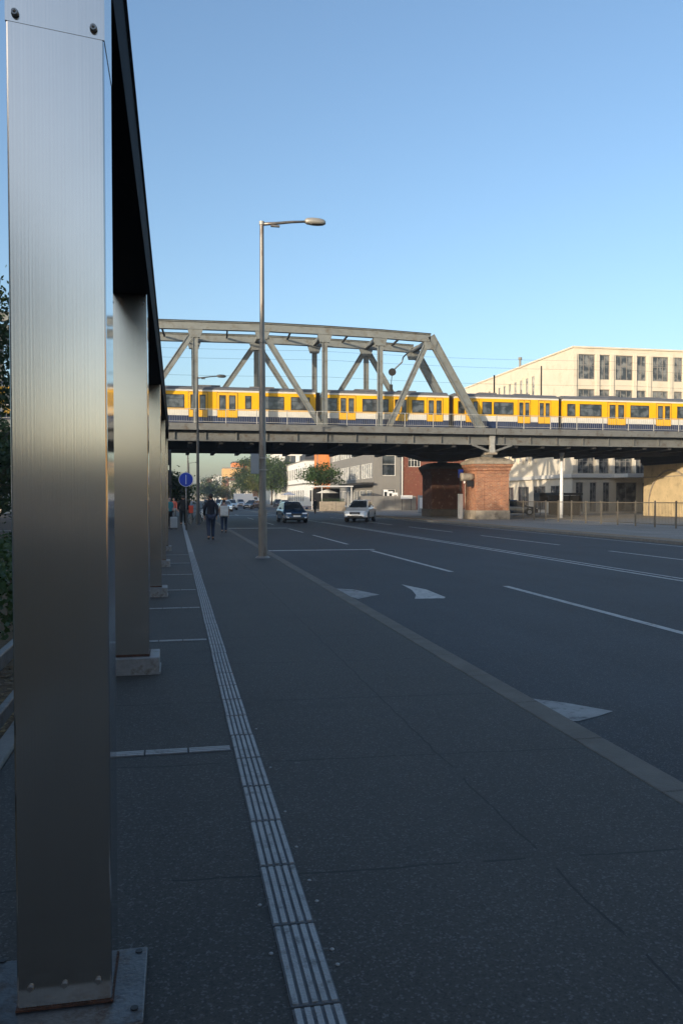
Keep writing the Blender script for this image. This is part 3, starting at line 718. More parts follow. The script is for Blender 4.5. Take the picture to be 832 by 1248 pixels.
train_car(x61(391)-25.2, 12.2, 'yellow train car seen left of the nearest steel post', layB, 5)
train_car(x61(685)+12.5, 12.0, 'last yellow train car running out of the picture at right', layD, 6)['label'] = 'rightmost yellow train car, beyond the picture edge'

# =============================================================== BUILDINGS
def window_parts(par, O, U, Nn, u0, u1, z0, z1, mull, hm, glassm, framem, rec=.18, fw=.07):
    """frame and pane in a recess; O origin, U along, Nn outward"""
    def bq(bm, a0, a1, b0, b1, d0, d1):
        pts = []
        for d in (d0, d1):
            for a, z in ((a0,b0),(a1,b0),(a1,b1),(a0,b1)): pts.append(bm.verts.new(O+U*a+Vector((0,0,z))+Nn*d))
        for f in ((0,1,2,3),(7,6,5,4),(0,4,5,1),(1,5,6,2),(2,6,7,3),(3,7,4,0)): bm.faces.new([pts[i] for i in f])
    b = B(); e = .003
    bq(b, u0+e, u1-e, z0+e, z0+fw, -rec, -rec+.07); bq(b, u0+e, u1-e, z1-fw, z1-e, -rec, -rec+.07)
    bq(b, u0+e, u0+fw, z0+fw, z1-fw, -rec, -rec+.07); bq(b, u1-fw, u1-e, z0+fw, z1-fw, -rec, -rec+.07)
    for k in range(1, mull+1):
        a = u0+(u1-u0)*k/(mull+1); bq(b, a-fw*.4, a+fw*.4, z0+fw, z1-fw, -rec, -rec+.06)
    for k in range(1, hm+1):
        z = z0+(z1-z0)*k/(hm+1)+.2; bq(b, u0+fw, u1-fw, z-fw*.35, z+fw*.35, -rec, -rec+.055)
    bmesh.ops.recalc_face_normals(b, faces=b.faces); f = obj('window', b, framem, par)
    b = B(); bq(b, u0+fw*.5, u1-fw*.5, z0+fw*.5, z1-fw*.5, -rec-.03, -rec+.01); bmesh.ops.recalc_face_normals(b, faces=b.faces); obj('pane', b, glassm, f)
def facade(bm, O, U, Nn, W, H, wins, rec=.25):
    us = sorted(set([0, W]+[round(v, 3) for w_ in wins for v in w_[:2]])); zs = sorted(set([0, H]+[round(v, 3) for w_ in wins for v in w_[2:4]]))
    def inside(u, z): return any(w_[0] < u < w_[1] and w_[2] < z < w_[3] for w_ in wins)
    V = {}
    def v(u, z, d=0):
        k = (u, z, d)
        if k not in V: V[k] = bm.verts.new(O+U*u+Vector((0,0,z))-Nn*d)
        return V[k]
    for i in range(len(us)-1):
        for j in range(len(zs)-1):
            if not inside((us[i]+us[i+1])/2, (zs[j]+zs[j+1])/2):
                bm.faces.new((v(us[i],zs[j]), v(us[i+1],zs[j]), v(us[i+1],zs[j+1]), v(us[i],zs[j+1])))
    for w_ in wins:
        q = [(round(w_[0],3),round(w_[2],3)),(round(w_[1],3),round(w_[2],3)),(round(w_[1],3),round(w_[3],3)),(round(w_[0],3),round(w_[3],3))]
        for k in range(4):
            a, c = q[k], q[(k+1)%4]; bm.faces.new([bm.verts.new(O+U*p[0]+Vector((0,0,p[1]))-Nn*d) for p, d in ((a,0),(c,0),(c,rec),(a,rec))])
def building(name, label, cat, x0, x1, y0, y1, h, wm, west, south, roofm='roofgrey', cap=.25, group=None, glassw='glass', glasss='glass', fm='brownf', southm=None, capm=None, east=None):
    t = empty(name, (x0, y0, 0), 0, label, cat, group); Wd, Dp = x1-x0, y1-y0
    parts = [(Vector((0,0,0)), Vector((1,0,0)), Vector((0,-1,0)), Wd, south, glasss, southm or wm), (Vector((0,0,0)), Vector((0,1,0)), Vector((-1,0,0)), Dp, west, glassw, wm)]
    if east: parts.append((Vector((Wd,0,0)), Vector((0,1,0)), Vector((1,0,0)), Dp, east, glassw, wm))
    for O, U, Nn, W, wins, gm, wmm in parts:
        b = B(); facade(b, O, U, Nn, W, h, wins); bmesh.ops.recalc_face_normals(b, faces=b.faces)
        # face outward
        b.normal_update()
        big = max(b.faces, key=lambda f: f.calc_area())
        if big.normal.dot(Nn) < 0: bmesh.ops.reverse_faces(b, faces=b.faces)
        obj('wall', b, M[wmm], t)
        for w_ in wins:
            window_parts(t, O, U, Nn, w_[0], w_[1], w_[2], w_[3], w_[4] if len(w_) > 4 else 1, w_[5] if len(w_) > 5 else 0, M[w_[6] if len(w_) > 6 else gm], M[fm], .18 if Nn.y else .075)
    b = B()
    for a, c in ((((Wd,0),(Wd,Dp)),) if not east else ())+(((Wd,Dp),(0,Dp)),):
        b.faces.new([b.verts.new(p) for p in ((a[0],a[1],0),(c[0],c[1],0),(c[0],c[1],h),(a[0],a[1],h))])
    obj('wall', b, M[wm], t)
    b = B(); box(b, .5, Wd-.5, .5, Dp-.5, .1, h-.4); obj('interior', b, M['dark'], t)
    b = B(); box(b, -.12, Wd+.12, -.12, Dp+.12, h, h+cap); obj('roof', b, M[capm or roofm], t)
    return t
# cream building behind the viaduct
bx0 = 42.0; by0 = 82.3; bh = 17.9
U82 = lambda px: xy(px, by0)-bx0
Z82 = lambda py, px=720: zz(px, py, by0)
sw = []
cols = [(703,723,2),(729,741,1),(748,769,2),(774,785,1),(793,812,2),(819,829,1),(838,860,2),(868,880,1),(889,912,2)]
for z0, z1 in ((Z82(463), Z82(433)), (Z82(505), Z82(475)), (Z82(541), Z82(514)), (Z82(577), Z82(552))):
    for a, c, mu in cols: sw.append((U82(a), U82(c), z0, z1, mu, 1))
for a, c in ((701,710),(718,726),(734,742),(750,775),(782,800),(810,830)): sw.append((U82(a), U82(c), .2, 3.4, 1, 0))
ww = []
for z0, z1 in ((13.9, 16.3), (10.2, 12.6), (6.2, 8.9)):
    for k in range(13): ww.append((9.5+k*1.75, 10.5+k*1.75, z0, z1, 0, 0, 'glass_lit'))
for k in range(6): ww.append((2+k*4.6, 5.2+k*4.6, .3, 3.1, 2, 0))
ct = building('cream_office_building', 'large cream office building with tall grouped windows rising behind the train', 'building', bx0, bx0+42, by0, 116, bh, 'cream', ww, sw, capm='cream', cap=.18, glasss='glass_mid')
for px in (699, 726.5, 744, 771.5, 789, 815, 833, 863.5, 884): b = B(); box(b, U82(px)-.25, U82(px)+.12, -.16, -.002, 4.6, 17.3); obj('pilaster', b, M['cream'], ct)
for z0, z1 in ((13.9, 16.3), (10.2, 12.6), (6.2, 8.9)):
    for k in range(14): b = B(); box(b, -.28, -.002, 9.05+k*1.75, 9.2+k*1.75, z0-.3, z1+.2); obj('sun_fin', b, M['cream'], ct)
b = B(); box(b, -.3, 42, -.3, -.003, 3.9, 4.3); obj('band_course', b, M['creamw'], ct)
b = B(); box(b, -.3, -.003, -.001, 33.5, 3.9, 4.3); obj('band_course', b, M['creamw'], ct)
b = B(); box(b, U82(745), U82(800), -3.2, -.31, 3.9, 4.3); obj('canopy', b, M['whitef'], ct)
b = B(); tube(b, [(-.0,14,18.0),(0,14,19)], .15, 8); tube(b, [(0,14,18.9),(0,14,19.2)], .25, 8); obj('roof_vent', b, M['roofgrey'], ct)

# grey office + orange end + red brick wing
gx = 28.3; gy = 117
ww = []
for fl in range(3):
    z0 = 4.7+fl*3.7
    for g in range(4):
        for k in range(5): u = 1.0+g*8.2+k*1.45; ww.append((u, u+1.1, z0, z0+2.2, 0, 0, 'glass_lit'))
for k in range(7): ww.append((1.0+k*4.6, 4.6+k*4.6, .2, 2.9, 2, 0))
sw = [(1.3, 3.3, 5.0, 8.0, 0, 1), (1.3, 3.3, 8.8, 11.8, 0, 1), (1.3, 3.3, .3, 3, 0, 0)]
building('grey_office_building', 'grey clad office building with ribbon windows beyond the bridge', 'building', gx, gx+xy(472, gy)-gx+0.0 if xy(472, gy) > gx+3.6 else gx+4.0, gy, 152, 12.8, 'greyclad', ww, sw, fm='whitef', cap=.3)
rx0 = gx+4.02
t = building('red_brick_building', 'dark red windowless brick block with one small upper window behind the pier', 'building', rx0, rx0+14, gy+.4, 140, 12.2, 'redbrick', [], [(xy(498, gy)-rx0, xy(513, gy)-rx0, zz(505, 569, gy), zz(505, 556, gy), 3, 1)], fm='whitef')
b = B(); px_ = xy(490.5, gy)-rx0; tube(b, [(px_, -.12, 0), (px_, -.12, 12)], .09, 8); obj('downpipe', b, M['whitef'], t)
b = B(); box(b, .0, .25, -.05, -.002, .0, 12.1); obj('corner_strip', b, M['whitef'], t)
t = building('orange_block', 'tall orange rendered block at the far end of the grey office', 'building', gx-.6, gx+9, 152.2, 166, 13.4, 'orange', [(9.5, 10.6, 4, 12, 0, 3)], [])
# shops canopy in front of grey office
t = empty('shop_awning', (22.6, 112, 0), 0, 'flat white awning over the cafe terrace beside the grey office', 'awning')
b = B(); poly(b, [(-3.1, 0), (1.6, 0), (1.6, 9), (-3.1, 9)], 3.3, 3.42); obj('roof_sheet', b, M['signwhite'], t)
for x, y in ((-2.8,.3),(1.4,.3),(-2.8,8.6),(1.4,8.6)):
    b = B(); tube(b, [(x, y, 0), (x, y, 3.3)], .06, 8); obj('leg', b, M['whitef'], t)
b = B(); box(b, -2.7, 1.3, 8.3, 8.4, .1, 3.2); obj('rear_screen', b, M['dark'], t)
t = empty('shop_canopy', (28.2, 117, 0), 0, 'dark flat canopy running above the ground floor of the grey office', 'canopy')
b = B(); box(b, -1.8, -.02, -.6, 17, 3.7, 4.0); obj('slab', b, M['deck_dark'], t)
# white villa with dome roof
wy = 184; wx = 28.5
ww = [(1.5+k*3.3, 2.9+k*3.3, z0, z0+2.6, 0, 1) for z0 in (1.0, 6.2) for k in range(9)]
t = building('white_villa', 'white two storey villa with a black domed corner roof', 'building', wx, wx+14, wy, wy+34, 10.2, 'white', ww, [(1.2+k*3.2, 2.6+k*3.2, z0, z0+2.6, 0, 1) for z0 in (1.0, 6.2) for k in range(4)], fm='brownf')
b = B(); box(b, -.2, 14.2, -.2, -.002, 4.9, 5.2); box(b, -.2, -.002, -.2, 34, 4.9, 5.2); obj('string_course', b, M['roofgrey'], t)
b = B(); stack(b, [(-.1,8,0,7,10.46),(0.3,7.6,.4,6.6,11.8),(1.5,6.5,1.6,5.6,12.7),(2.6,5.4,2.6,4.6,13.0)]); obj('dome_roof', b, M['slate'], t, smooth=False)
t = building('white_modern_block', 'white modern block with glazed upper corner behind the villa', 'building', 27.5, 46, 222, 245, 14.5, 'white', [(1+k*5, 5+k*5, 8+q*3.2, 10.4+q*3.2, 1, 0) for k in range(4) for q in range(2)], [(1.5+k*4, 4.5+k*4, 10.8, 13.4, 1, 0) for k in range(4)], fm='whitef')
building('brown_roof_house', 'brown tiled house just visible above the villa roofs', 'building', 40, 60, 210, 222, 15.5, 'ochre', [], [(2+k*4, 3.6+k*4, 11, 13, 0, 0) for k in range(4)], 'rooftile', cap=1.2)
def far_b(px0, Y, w_, d_, ytop, m, label, roof='roofgrey'):
    x0 = xy(px0, Y); h = zz(px0, ytop, Y)
    ww = []; sw = []
    nf = max(2, int(h/3.4))
    for f in range(nf):
        z0 = 1+f*3.3
        if z0+1.9 > h-.4: break
        for k in range(int(w_/3.6)): sw.append((1+k*3.6, 2.5+k*3.6, z0, z0+1.8, 0, 0))
        for k in range(int(d_/5)): ww.append((1.5+k*5, 3.2+k*5, z0, z0+1.8, 0, 0))
    building('apartment_house', label, 'building', x0, x0+w_, Y, Y+d_, h, m, ww, sw, roof, cap=.6, group='far houses down the street')
far_b(284, 420, 13, 16, 564, 'orange', 'tall orange gabled apartment house right of the brick red one', 'slate')
far_b(272, 410, 10, 12, 571, 'ochre', 'orange yellow apartment house beside the far trees')
far_b(277, 395, 9, 13, 583, 'redbrick', 'dark red lower house in front of the orange apartment houses')
far_b(281, 380, 10, 12, 587, 'cream', 'cream lower apartment house lit by the sun')
far_b(262, 520, 15, 40, 580, 'white', 'pale white apartment house far down the street')
far_b(254, 600, 14, 40, 583, 'rooftile', 'reddish apartment house at the far end of the street')
far_b(246, 700, 16, 40, 587, 'cream', 'tiny cream apartment house nearest the vanishing point')
far_b(215, 640, 18, 40, 592, 'greyclad', 'grey apartment house closing the end of the pavement')

for i, (y0, y1, h, m, lab) in enumerate(((92, 124, 10.5, 'cream', 'cream house row beyond the bridge on the left side'), (126, 170, 12.5, 'greyclad', 'grey house row on the left side of the street'), (175, 240, 11, 'ochre', 'ochre house row farther down the left side'), (246, 330, 13, 'white', 'white house row at the far left of the street'))):
    ea = [(1.5+k*4.2, 3.1+k*4.2, 1+f*3.2, 2.9+f*3.2, 1, 0) for f in range(3) for k in range(int((y1-y0-3)/4.2))]
    so_ = [(1.5+k*4.2, 3.1+k*4.2, 1+f*3.2, 2.9+f*3.2, 1, 0) for f in range(3) for k in range(3)]
    building('house_row', lab, 'building', -33, -18, y0, y1, h, m, [], so_, 'rooftile', cap=.5, fm='whitef', east=ea)
# neighbouring buildings behind the camera (unseen; sized for the shade and reflections they give)
def back_b(x0, x1, y0, y1, h, label, m='greyclad'):
    t = empty('street_block', (x0, y0, 0), 0, label, 'building', 'blocks behind the viewpoint')
    b = B(); box(b, 0, x1-x0, 0, y1-y0, 0, h); obj('wall', b, M[m], t)
    b = B(); box(b, -.2, x1-x0+.2, -.2, y1-y0+.2, h, h+.3); obj('roof', b, M['slate'], t)
    z0 = 1.2
    while z0+2 < h:
        x = 1.5
        while x+1.6 < min(x1-x0, 40): b = B(); box(b, x, x+1.5, y1-y0-.05, y1-y0+.02, z0, z0+1.9); obj('window', b, M['glass'], t); x += 5.4
        z0 += 3.4
back_b(-54, -10, -60, -14, 15.9, 'long grey block behind the viewpoint, left of the street')
back_b(-67.9, -54.1, -26, -14, 18.3, 'middle grey block behind the viewpoint, between the long and the tall one')
back_b(-150, -68, -18, -14, 25, 'tall thin grey block added unseen behind the viewpoint as a shade caster')  # shallow slab added out of view to throw shade on the rear pier
back_b(25, 60, -90, -20, 9, 'low ochre block behind the viewpoint across the road', 'ochre')
back_b(-60, 70, -150, -130, 9, 'block closing the street behind the viewpoint')

# =============================================================== TREES
def tree(name, loc, h, blobs, n, ls, mt, label, group=None, seed=1, trunk_r=.18, cat='tree', fork=.35):
    random.seed(seed)
    t = empty(name, loc, 0, label, cat, group)
    b = B(); fz = h*fork
    tube(b, [(0,0,-.1),(random.uniform(-.1,.1),0,fz*.5),(0,.05,fz)], [trunk_r*1.3, trunk_r, trunk_r*.85], 10)
    for c, r in blobs:
        c = Vector(c); mid = Vector((c.x*.45, c.y*.45, fz+(c.z-fz)*.45)); tube(b, [(0,.05,fz-.1), mid, c], [trunk_r*.7, trunk_r*.4, trunk_r*.12], 7)
        for q in range(5):
            d = Vector((random.uniform(-1,1), random.uniform(-1,1), random.uniform(-.5,1))).normalized()
            tube(b, [c*.8+mid*.2, c+Vector((d.x*r[0], d.y*r[1], d.z*r[2]))*.75], [trunk_r*.2, .012], 5)
    obj('trunk', b, M['bark'], t, smooth=True)
    verts = []; faces = []
    vol = [r[0]*r[1]*r[2] for c, r in blobs]; tot = sum(vol)
    for (c, r), vv in zip(blobs, vol):
        cl = max(6, int(n*vv/tot/26))
        for q in range(cl):
            while True:
                d = Vector((random.uniform(-1,1), random.uniform(-1,1), random.uniform(-1,1)))
                if d.length < 1: break
            d = d.normalized()*(d.length**.42)*random.uniform(.82, 1.14)
            cc = Vector((c[0]+d.x*r[0], c[1]+d.y*r[1], c[2]+d.z*r[2])); cr = ls*random.uniform(2.2, 4.6)
            for k in range(random.randint(18, 34)):
                p = cc+Vector((random.gauss(0,.5), random.gauss(0,.5), random.gauss(0,.36)))*cr
                s_ = ls*random.uniform(.5, 1.1); qn = Quaternion((random.gauss(0,1), random.gauss(0,1), random.gauss(0,1), random.gauss(0,1))).normalized()
                i = len(verts)
                for a, e in ((-.5,-.05),(0,-.32),(.6,0),(0,.32)): verts.append(p+qn @ Vector((a*s_*1.3, e*s_*1.3, 0)))
                faces.append((i, i+1, i+2, i+3))
    me = bpy.data.meshes.new('crown'); me.from_pydata(verts, [], faces); link('crown', me, mt, t)
    return t
def blobs_round(h, w_, base, seed, n=7):
    random.seed(seed); out = [((0,0,(h+base)/2+.1*h), (w_*.38, w_*.38, (h-base)*.34))]
    for k in range(n):
        a = 2*math.pi*k/n+random.uniform(-.3,.3); rr = w_*.30*random.uniform(.7,1.1); z = base+(h-base)*random.uniform(.3,.72)
        out.append(((rr*math.cos(a), rr*math.sin(a), z), (w_*.22*random.uniform(.8,1.2), w_*.22*random.uniform(.8,1.2), (h-base)*random.uniform(.18,.26))))
    return out
def simple(px, Y, h, w_, base, n, ls, mt, label, seed, group='street trees', name='street_tree'):
    return tree(name, (xy(px, Y), Y, 0), h, blobs_round(h, w_, base, seed), n, ls, M[mt], label, group, seed)
tree('roadside_tree', (-8.5, 29, -.1), 9.8, blobs_round(9.9, 7.6, 1.2, 11, 16), 34000, .14, M['leaf_dark'], 'dark leafy tree cut by the left edge of the picture', None, 11, .2)
simple(391, 128, zz(391, 567, 128), 6.6, 2.6, 4500, .26, 'leaf', 'small street tree in front of the grey office', 21)
0 and simple(372, 150, 7.2, 4.5, 2.2, 2500, .28, 'leaf_dark', 'darker bushy tree at the corner of the white villa', 22)
simple(331, 216, 13.0, 11.5, 1.5, 11000, .36, 'leaf', 'tall green tree right of the lamp post, beside the villa', 23)
simple(306, 235, 13.8, 11.5, 1.5, 11000, .34, 'leaf_dark', 'tall dark tree left of the lamp post down the street', 24)
simple(296, 262, 9.5, 9, 1.5, 3000, .36, 'leaf_dark', 'lower rounded tree left of the tall dark one', 25)
simple(319, 226, 14.2, 8.5, 2.5, 6500, .34, 'leaf_y', 'sunlit olive green tree directly behind the lamp post', 26)
simple(262, 330, 11, 12, 1, 2500, .5, 'leaf_dark', 'dark tree mass below the pale far house', 27)
simple(250, 380, 10, 14, 1, 2500, .6, 'leaf_dark', 'far dark tree behind the walking pedestrians', 28)
simple(273, 300, 6, 9, .8, 2500, .4, 'leaf_y', 'low olive tree in front of the cream lower house', 29)
simple(199, 78, 3.9, 5.0, .6, 5000, .26, 'leaf_dark', 'dark tree beside the traffic light at the left pavement edge', 30)
simple(196, 120, 4.6, 9, .8, 3000, .36, 'leaf_dark', 'dark tree farther down the left side of the pavement', 31)
tree('garden_bush', (-10.2, 40, -.1), 5.8, blobs_round(6.0, 10, .2, 41, 14), 22000, .2, M['leaf_dark'], 'low dark bush behind the tree at the left edge', None, 41, .1, 'bush', .1)
# hedge
t = empty('hedge', (-2.1, 3.5, 0), 0, 'dark green hedge growing beside the handrail at lower left', 'hedge')
random.seed(5); verts = []; faces = []
for q in range(14000):
    x = random.uniform(-.75, .55)*random.uniform(.6, 1); y_ = random.uniform(0, 22); top = 1.02+.10*math.sin(y_*2.1)+.06*math.sin(y_*5.3); z_ = top*random.random()**.5
    p = Vector((x, y_, z_)); s_ = random.uniform(.03, .065); qn = Quaternion((random.gauss(0,1), random.gauss(0,1), random.gauss(0,1), random.gauss(0,1))).normalized(); i = len(verts)
    for a, e in ((-.5,-.05),(0,-.32),(.6,0),(0,.32)): verts.append(p+qn @ Vector((a*s_*1.6, e*s_*1.6, 0)))
    faces.append((i, i+1, i+2, i+3))
me = bpy.data.meshes.new('foliage'); me.from_pydata(verts, [], faces); link('foliage', me, M['leaf_dark'], t)
b = B()
for k in range(30): yy = .3+k*.72; tube(b, [(0, yy, -.05), (random.uniform(-.1,.1), yy, .5), (random.uniform(-.3,.3), yy+.1, .95)], [.02,.015,.006], 6)
obj('stems', b, M['bark'], t)
verts = []; faces = []
for q in range(2600):
    p = Vector((random.uniform(-2.4,-1.16), random.uniform(1, 9), random.uniform(-.018, .0))); s_ = random.uniform(.02,.05); a = random.uniform(0, 6.28); i = len(verts)
    for u, v_ in ((-.5,-.05),(0,-.3),(.55,0),(0,.3)): verts.append(p+Vector(((u*math.cos(a)-v_*math.sin(a))*s_*1.5, (u*math.sin(a)+v_*math.cos(a))*s_*1.5, random.uniform(0,.015))))
    faces.append((i, i+1, i+2, i+3))
me = bpy.data.meshes.new('fallen_leaves'); me.from_pydata(verts, [], faces)
tag(link('fallen_leaves', me, leafmat('leaf_dry', (.10,.055,.02), (.26,.17,.05), .1)), 'dry fallen leaves on the bed beside the hedge', 'leaves', kind='stuff')

# =============================================================== CARS
def car(loc, rz, pm, label, suv=False, group='cars on the road', name='car'):
    t = empty(name, loc, rz, label, 'car', group)
    L_ = 4.2; hl = L_/2; W = .88; H = 1.60 if suv else 1.46; lift = .06 if suv else 0
    bel = .98 if suv else .92
    yw = (-hl+.82, hl-.78); wr = .34 if suv else .32
    def topz(y):
        ks = [(-hl, .52), (-hl+.06, .66), (-hl+.25, .76), (-hl+.6, .83), (-hl+1.15, bel), (hl-.25, bel+.06), (hl-.05, .86), (hl, .6)]
        for (a, za), (c, zc_) in zip(ks, ks[1:]):
            if y <= c: return za+(zc_-za)*(y-a)/(c-a)
        return .6
    def wid(y):
        e = max(0, abs(y)-(hl-.45))/.45; return W*(1-.22*e*e)
    b = B(); rings = []; n = 56
    for i in range(n+1):
        y = -hl+L_*i/n; w_ = wid(y); zt = topz(y)+lift; zb = .24+lift
        if y < -hl+.15: zb += .05*(1-(y+hl)/.15)
        for yc in yw:
            if abs(y-yc) < wr+.07: zb_w = wr+math.sqrt(max(0, (wr+.07)**2-(y-yc)**2)); zb = max(zb, min(zb_w, zt-.12))
        sh = zt-.10
        sec = [(-w_*.86, zb), (-w_, min(zb+.06, sh-.04)), (-w_*1.0, max(min((zb+sh)/2+.05, sh-.03), zb+.05)), (-w_*.975, sh), (-w_*.86, zt), (-w_*.4, zt+.02), (0, zt+.03)]
        sec = sec + [(-x, z) for x, z in sec[-2::-1]]
        rings.append([b.verts.new((x, y, z)) for x, z in sec])
    m_ = len(rings[0])
    for a, c in zip(rings, rings[1:]):
        for k in range(m_): b.faces.new((a[k], c[k], c[(k+1)%m_], a[(k+1)%m_]))
    b.faces.new(rings[0]); b.faces.new(rings[-1][::-1]); bmesh.ops.recalc_face_normals(b, faces=b.faces)
    body = obj('body', b, pm, t, smooth=True); 
    m = body.modifiers.new('e', 'EDGE_SPLIT'); m.split_angle = R(38)
    # cabin
    zb = bel+lift+.0; zt = H
    q = [(-W*.86, -hl+1.1, zb), (W*.86, -hl+1.1, zb), (W*.86, hl-.12, zb+.05), (-W*.86, hl-.12, zb+.05)]
    r = [(-W*.66, -hl+1.95, zt-.03), (W*.66, -hl+1.95, zt-.03), (W*.64, hl-.55, zt-.05), (-W*.64, hl-.55, zt-.05)]
    b = B(); a = [b.verts.new(p) for p in q]; c = [b.verts.new(p) for p in r]
    for k in range(4): b.faces.new((a[k], a[(k+1)%4], c[(k+1)%4], c[k]))
    e_ = [b.verts.new((x*.8, y+(.12 if y < 0 else -.1), zt+.03)) for x, y, z in r]
    for k in range(4): b.faces.new((c[k], c[(k+1)%4], e_[(k+1)%4], e_[k]))
    b.faces.new(e_); obj('cabin', b, pm, t, bevel=.03)
    def quadpatch(nm, i0, i1, ins, m, off=.012):
        p = [Vector(q[i0]), Vector(q[i1]), Vector(r[i1]), Vector(r[i0])]; nrm = (p[1]-p[0]).cross(p[3]-p[0]).normalized()
        def bl(u, v): return p[0]*(1-u)*(1-v)+p[1]*u*(1-v)+p[2]*u*v+p[3]*(1-u)*v
        b = B()
        for (u0, u1, v0, v1) in ins:
            o1 = [b.verts.new(bl(u, v)+nrm*off) for u, v in ((u0,v0),(u1,v0),(u1,v1),(u0,v1))]; o2 = [b.verts.new(bl(u, v)-nrm*.005) for u, v in ((u0,v0),(u1,v0),(u1,v1),(u0,v1))]
            b.faces.new(o1); 
            for k in range(4): b.faces.new((o2[k], o2[(k+1)%4], o1[(k+1)%4], o1[k]))
        return obj(nm, b, m, t)
    quadpatch('windscreen', 0, 1, [(.05,.95,.03,.95)], M['glass']); quadpatch('rear_window', 2, 3, [(.07,.93,.15,.9)], M['glass'])
    quadpatch('side_window', 1, 2, [(.16,.50,.06,.9),(.53,.84,.06,.9)], M['glass']); quadpatch('side_window', 3, 0, [(.16,.47,.06,.9),(.50,.84,.06,.9)], M['glass'])
    for s_ in (-1, 1):
        b = B(); x0_, x1_ = sorted((s_*W*.45, s_*W*.86)); 
        stack(b, [(x0_, x1_, -hl+.015, -hl+.3, .63+lift), (x0_+.03*(s_<0), x1_-.03*(s_>0), -hl+.05, -hl+.42, .715+lift)]); obj('headlight', b, M['headlight'], t, bevel=.015)
        b = B(); ellipsoid(b, (s_*(W+.09), -hl+1.38, bel+lift+.10), (.10, .07, .075)); obj('mirror', b, pm, t, smooth=True)
        b = B(); x0_, x1_ = sorted((s_*W*.5, s_*W*.84)); box(b, x0_, x1_, hl-.2, hl-.0, .66, .82); obj('tail_light', b, M['taillight'], t, bevel=.02)
        b = B(); x0_, x1_ = sorted((s_*W*.62, s_*W*.8)); box(b, x0_, x1_, -hl-.012, -hl+.1, .34+lift, .42+lift); obj('fog_light', b, M['headlight'], t)
    b = B(); box(b, -W*.44, W*.44, -hl-.010, -hl+.12, .50+lift, .67+lift); obj('grille', b, M['dark'], t, bevel=.01)
    b = B(); box(b, -W*.72, W*.72, -hl-.008, -hl+.12, .25+lift, .40+lift); obj('air_intake', b, M['dark'], t, bevel=.01)
    b = B(); box(b, -.26, .26, -hl-.028, -hl-.012, .43+lift, .54+lift); obj('number_plate', b, M['plate'], t)
    b = B(); box(b, -W*.8, W*.8, -hl+.35, hl-.3, .18+lift, .5); obj('underbody', b, M['dark'], t)
    for yc in yw:
        for s_ in (-1, 1):
            b = B(); mx = Matrix.Translation((s_*(W-.12), yc, wr)) @ Matrix.Rotation(R(90), 4, 'Y')
            bmesh.ops.create_cone(b, cap_ends=True, segments=28, radius1=wr, radius2=wr, depth=.22, matrix=mx); wh = obj('wheel', b, M['tyre'], t, bevel=.02)
            b = B(); tube(b, [(s_*(W-.01), yc, wr), (s_*(W+.002), yc, wr)], wr*.62, 20); 
            for k in range(5):
                a = 2*math.pi*k/5; beam(b, (s_*(W+.006), yc, wr), (s_*(W+.006), yc+math.cos(a)*wr*.6, wr+math.sin(a)*wr*.6), .02, .05, (1,0,0))
            obj('rim', b, M['rim'], wh)
    return t
M['taillight'] = mat('tail_light', (.35, .02, .015), .2)
bc = gr(355, 636.5, RZ)
cblue = car((xy(355.5, 59.5), 59.5, RZ), R(2), paintm('blue', (.015, .045, .10)), 'dark blue hatchback driving towards the camera under the bridge')
cwhite = car((xy(439, 60.5), 60.5, RZ), R(-24), paintm('white', (.72, .72, .70)), 'white compact crossover driving under the bridge near the pier', True)
pals = {'silver': paintm('silver', (.40,.41,.42)), 'black': paintm('black', (.015,.015,.017)), 'grey': paintm('grey', (.12,.125,.13)), 'lblue': paintm('light_blue', (.25,.38,.50))}
def car_copy(src, px, Y, rz, pm, label, X=None):
    c = copy_tree(src); c.location = (X if X is not None else xy(px, Y), Y, RZ); c.rotation_euler = (0,0,rz); c['label'] = label
    for ch in c.children:
        if ch.name.split('.')[0] in ('body', 'cabin', 'mirror') and pm:
            ch.data = ch.data.copy(); ch.data.materials[0] = pm
    return c
car_copy(cblue, 275, 112, 0, pals['lblue'], 'pale blue car approaching beyond the pedestrian with the white backpack')
car_copy(cwhite, 282, 128, 0, pals['silver'], 'silver car queued behind the pale blue one')
car_copy(cblue, 307, 138, R(-30), pals['black'], 'black car turning into the road beyond the lamp post')
car_copy(cwhite, 268, 138, 0, pals['grey'], 'grey car farthest back in the left queue')
car_copy(cwhite, 339, 165, 0, cwhite.children[0].data.materials[0], 'white car parked beyond the lamp post near the villa')
car_copy(cblue, 347, 152, 0, pals['grey'], 'dark grey car parked left of the villa corner')
car_copy(cwhite, 293, 175, 0, pals['silver'], 'small silver car far along the middle of the street')
car_copy(cblue, 253, 150, 0, cwhite.children[0].data.materials[0], 'white car between the lamp post and the man in navy')
o = car_copy(cblue, 0, 76, R(70), paintm('deep_blue', (.01,.02,.06)), 'deep blue car parked behind the railing right of the brick pier', xy(628, 76)); o.location.z = 0
# delivery van far
t = empty('delivery_van', (xy(300, 205), 205, RZ), 0, 'white box van crossing the far end of the street', 'van')
b = B(); box(b, -3, 1.6, -1.1, 1.1, .7, 3.0); obj('cargo_box', b, M['signwhite'], t, bevel=.06)
b = B(); stack(b, [(1.65,3.3,-1,1,.5),(1.65,3.4,-1,1,1.5),(1.65,2.6,-.9,.9,2.3)]); cb = obj('cab', b, M['signwhite'], t, bevel=.06)
b = B(); box(b, 1.9, 2.7, -1.02, -1.0, 1.5, 2.1); obj('side_window', b, M['glass'], cb)
for x in (-1.9, 2.5):
    for s_ in (-1, 1):
        b = B(); tube(b, [(x, s_*.8, .42), (x, s_*1.08, .42)], .42, 20); obj('wheel', b, M['tyre'], t)

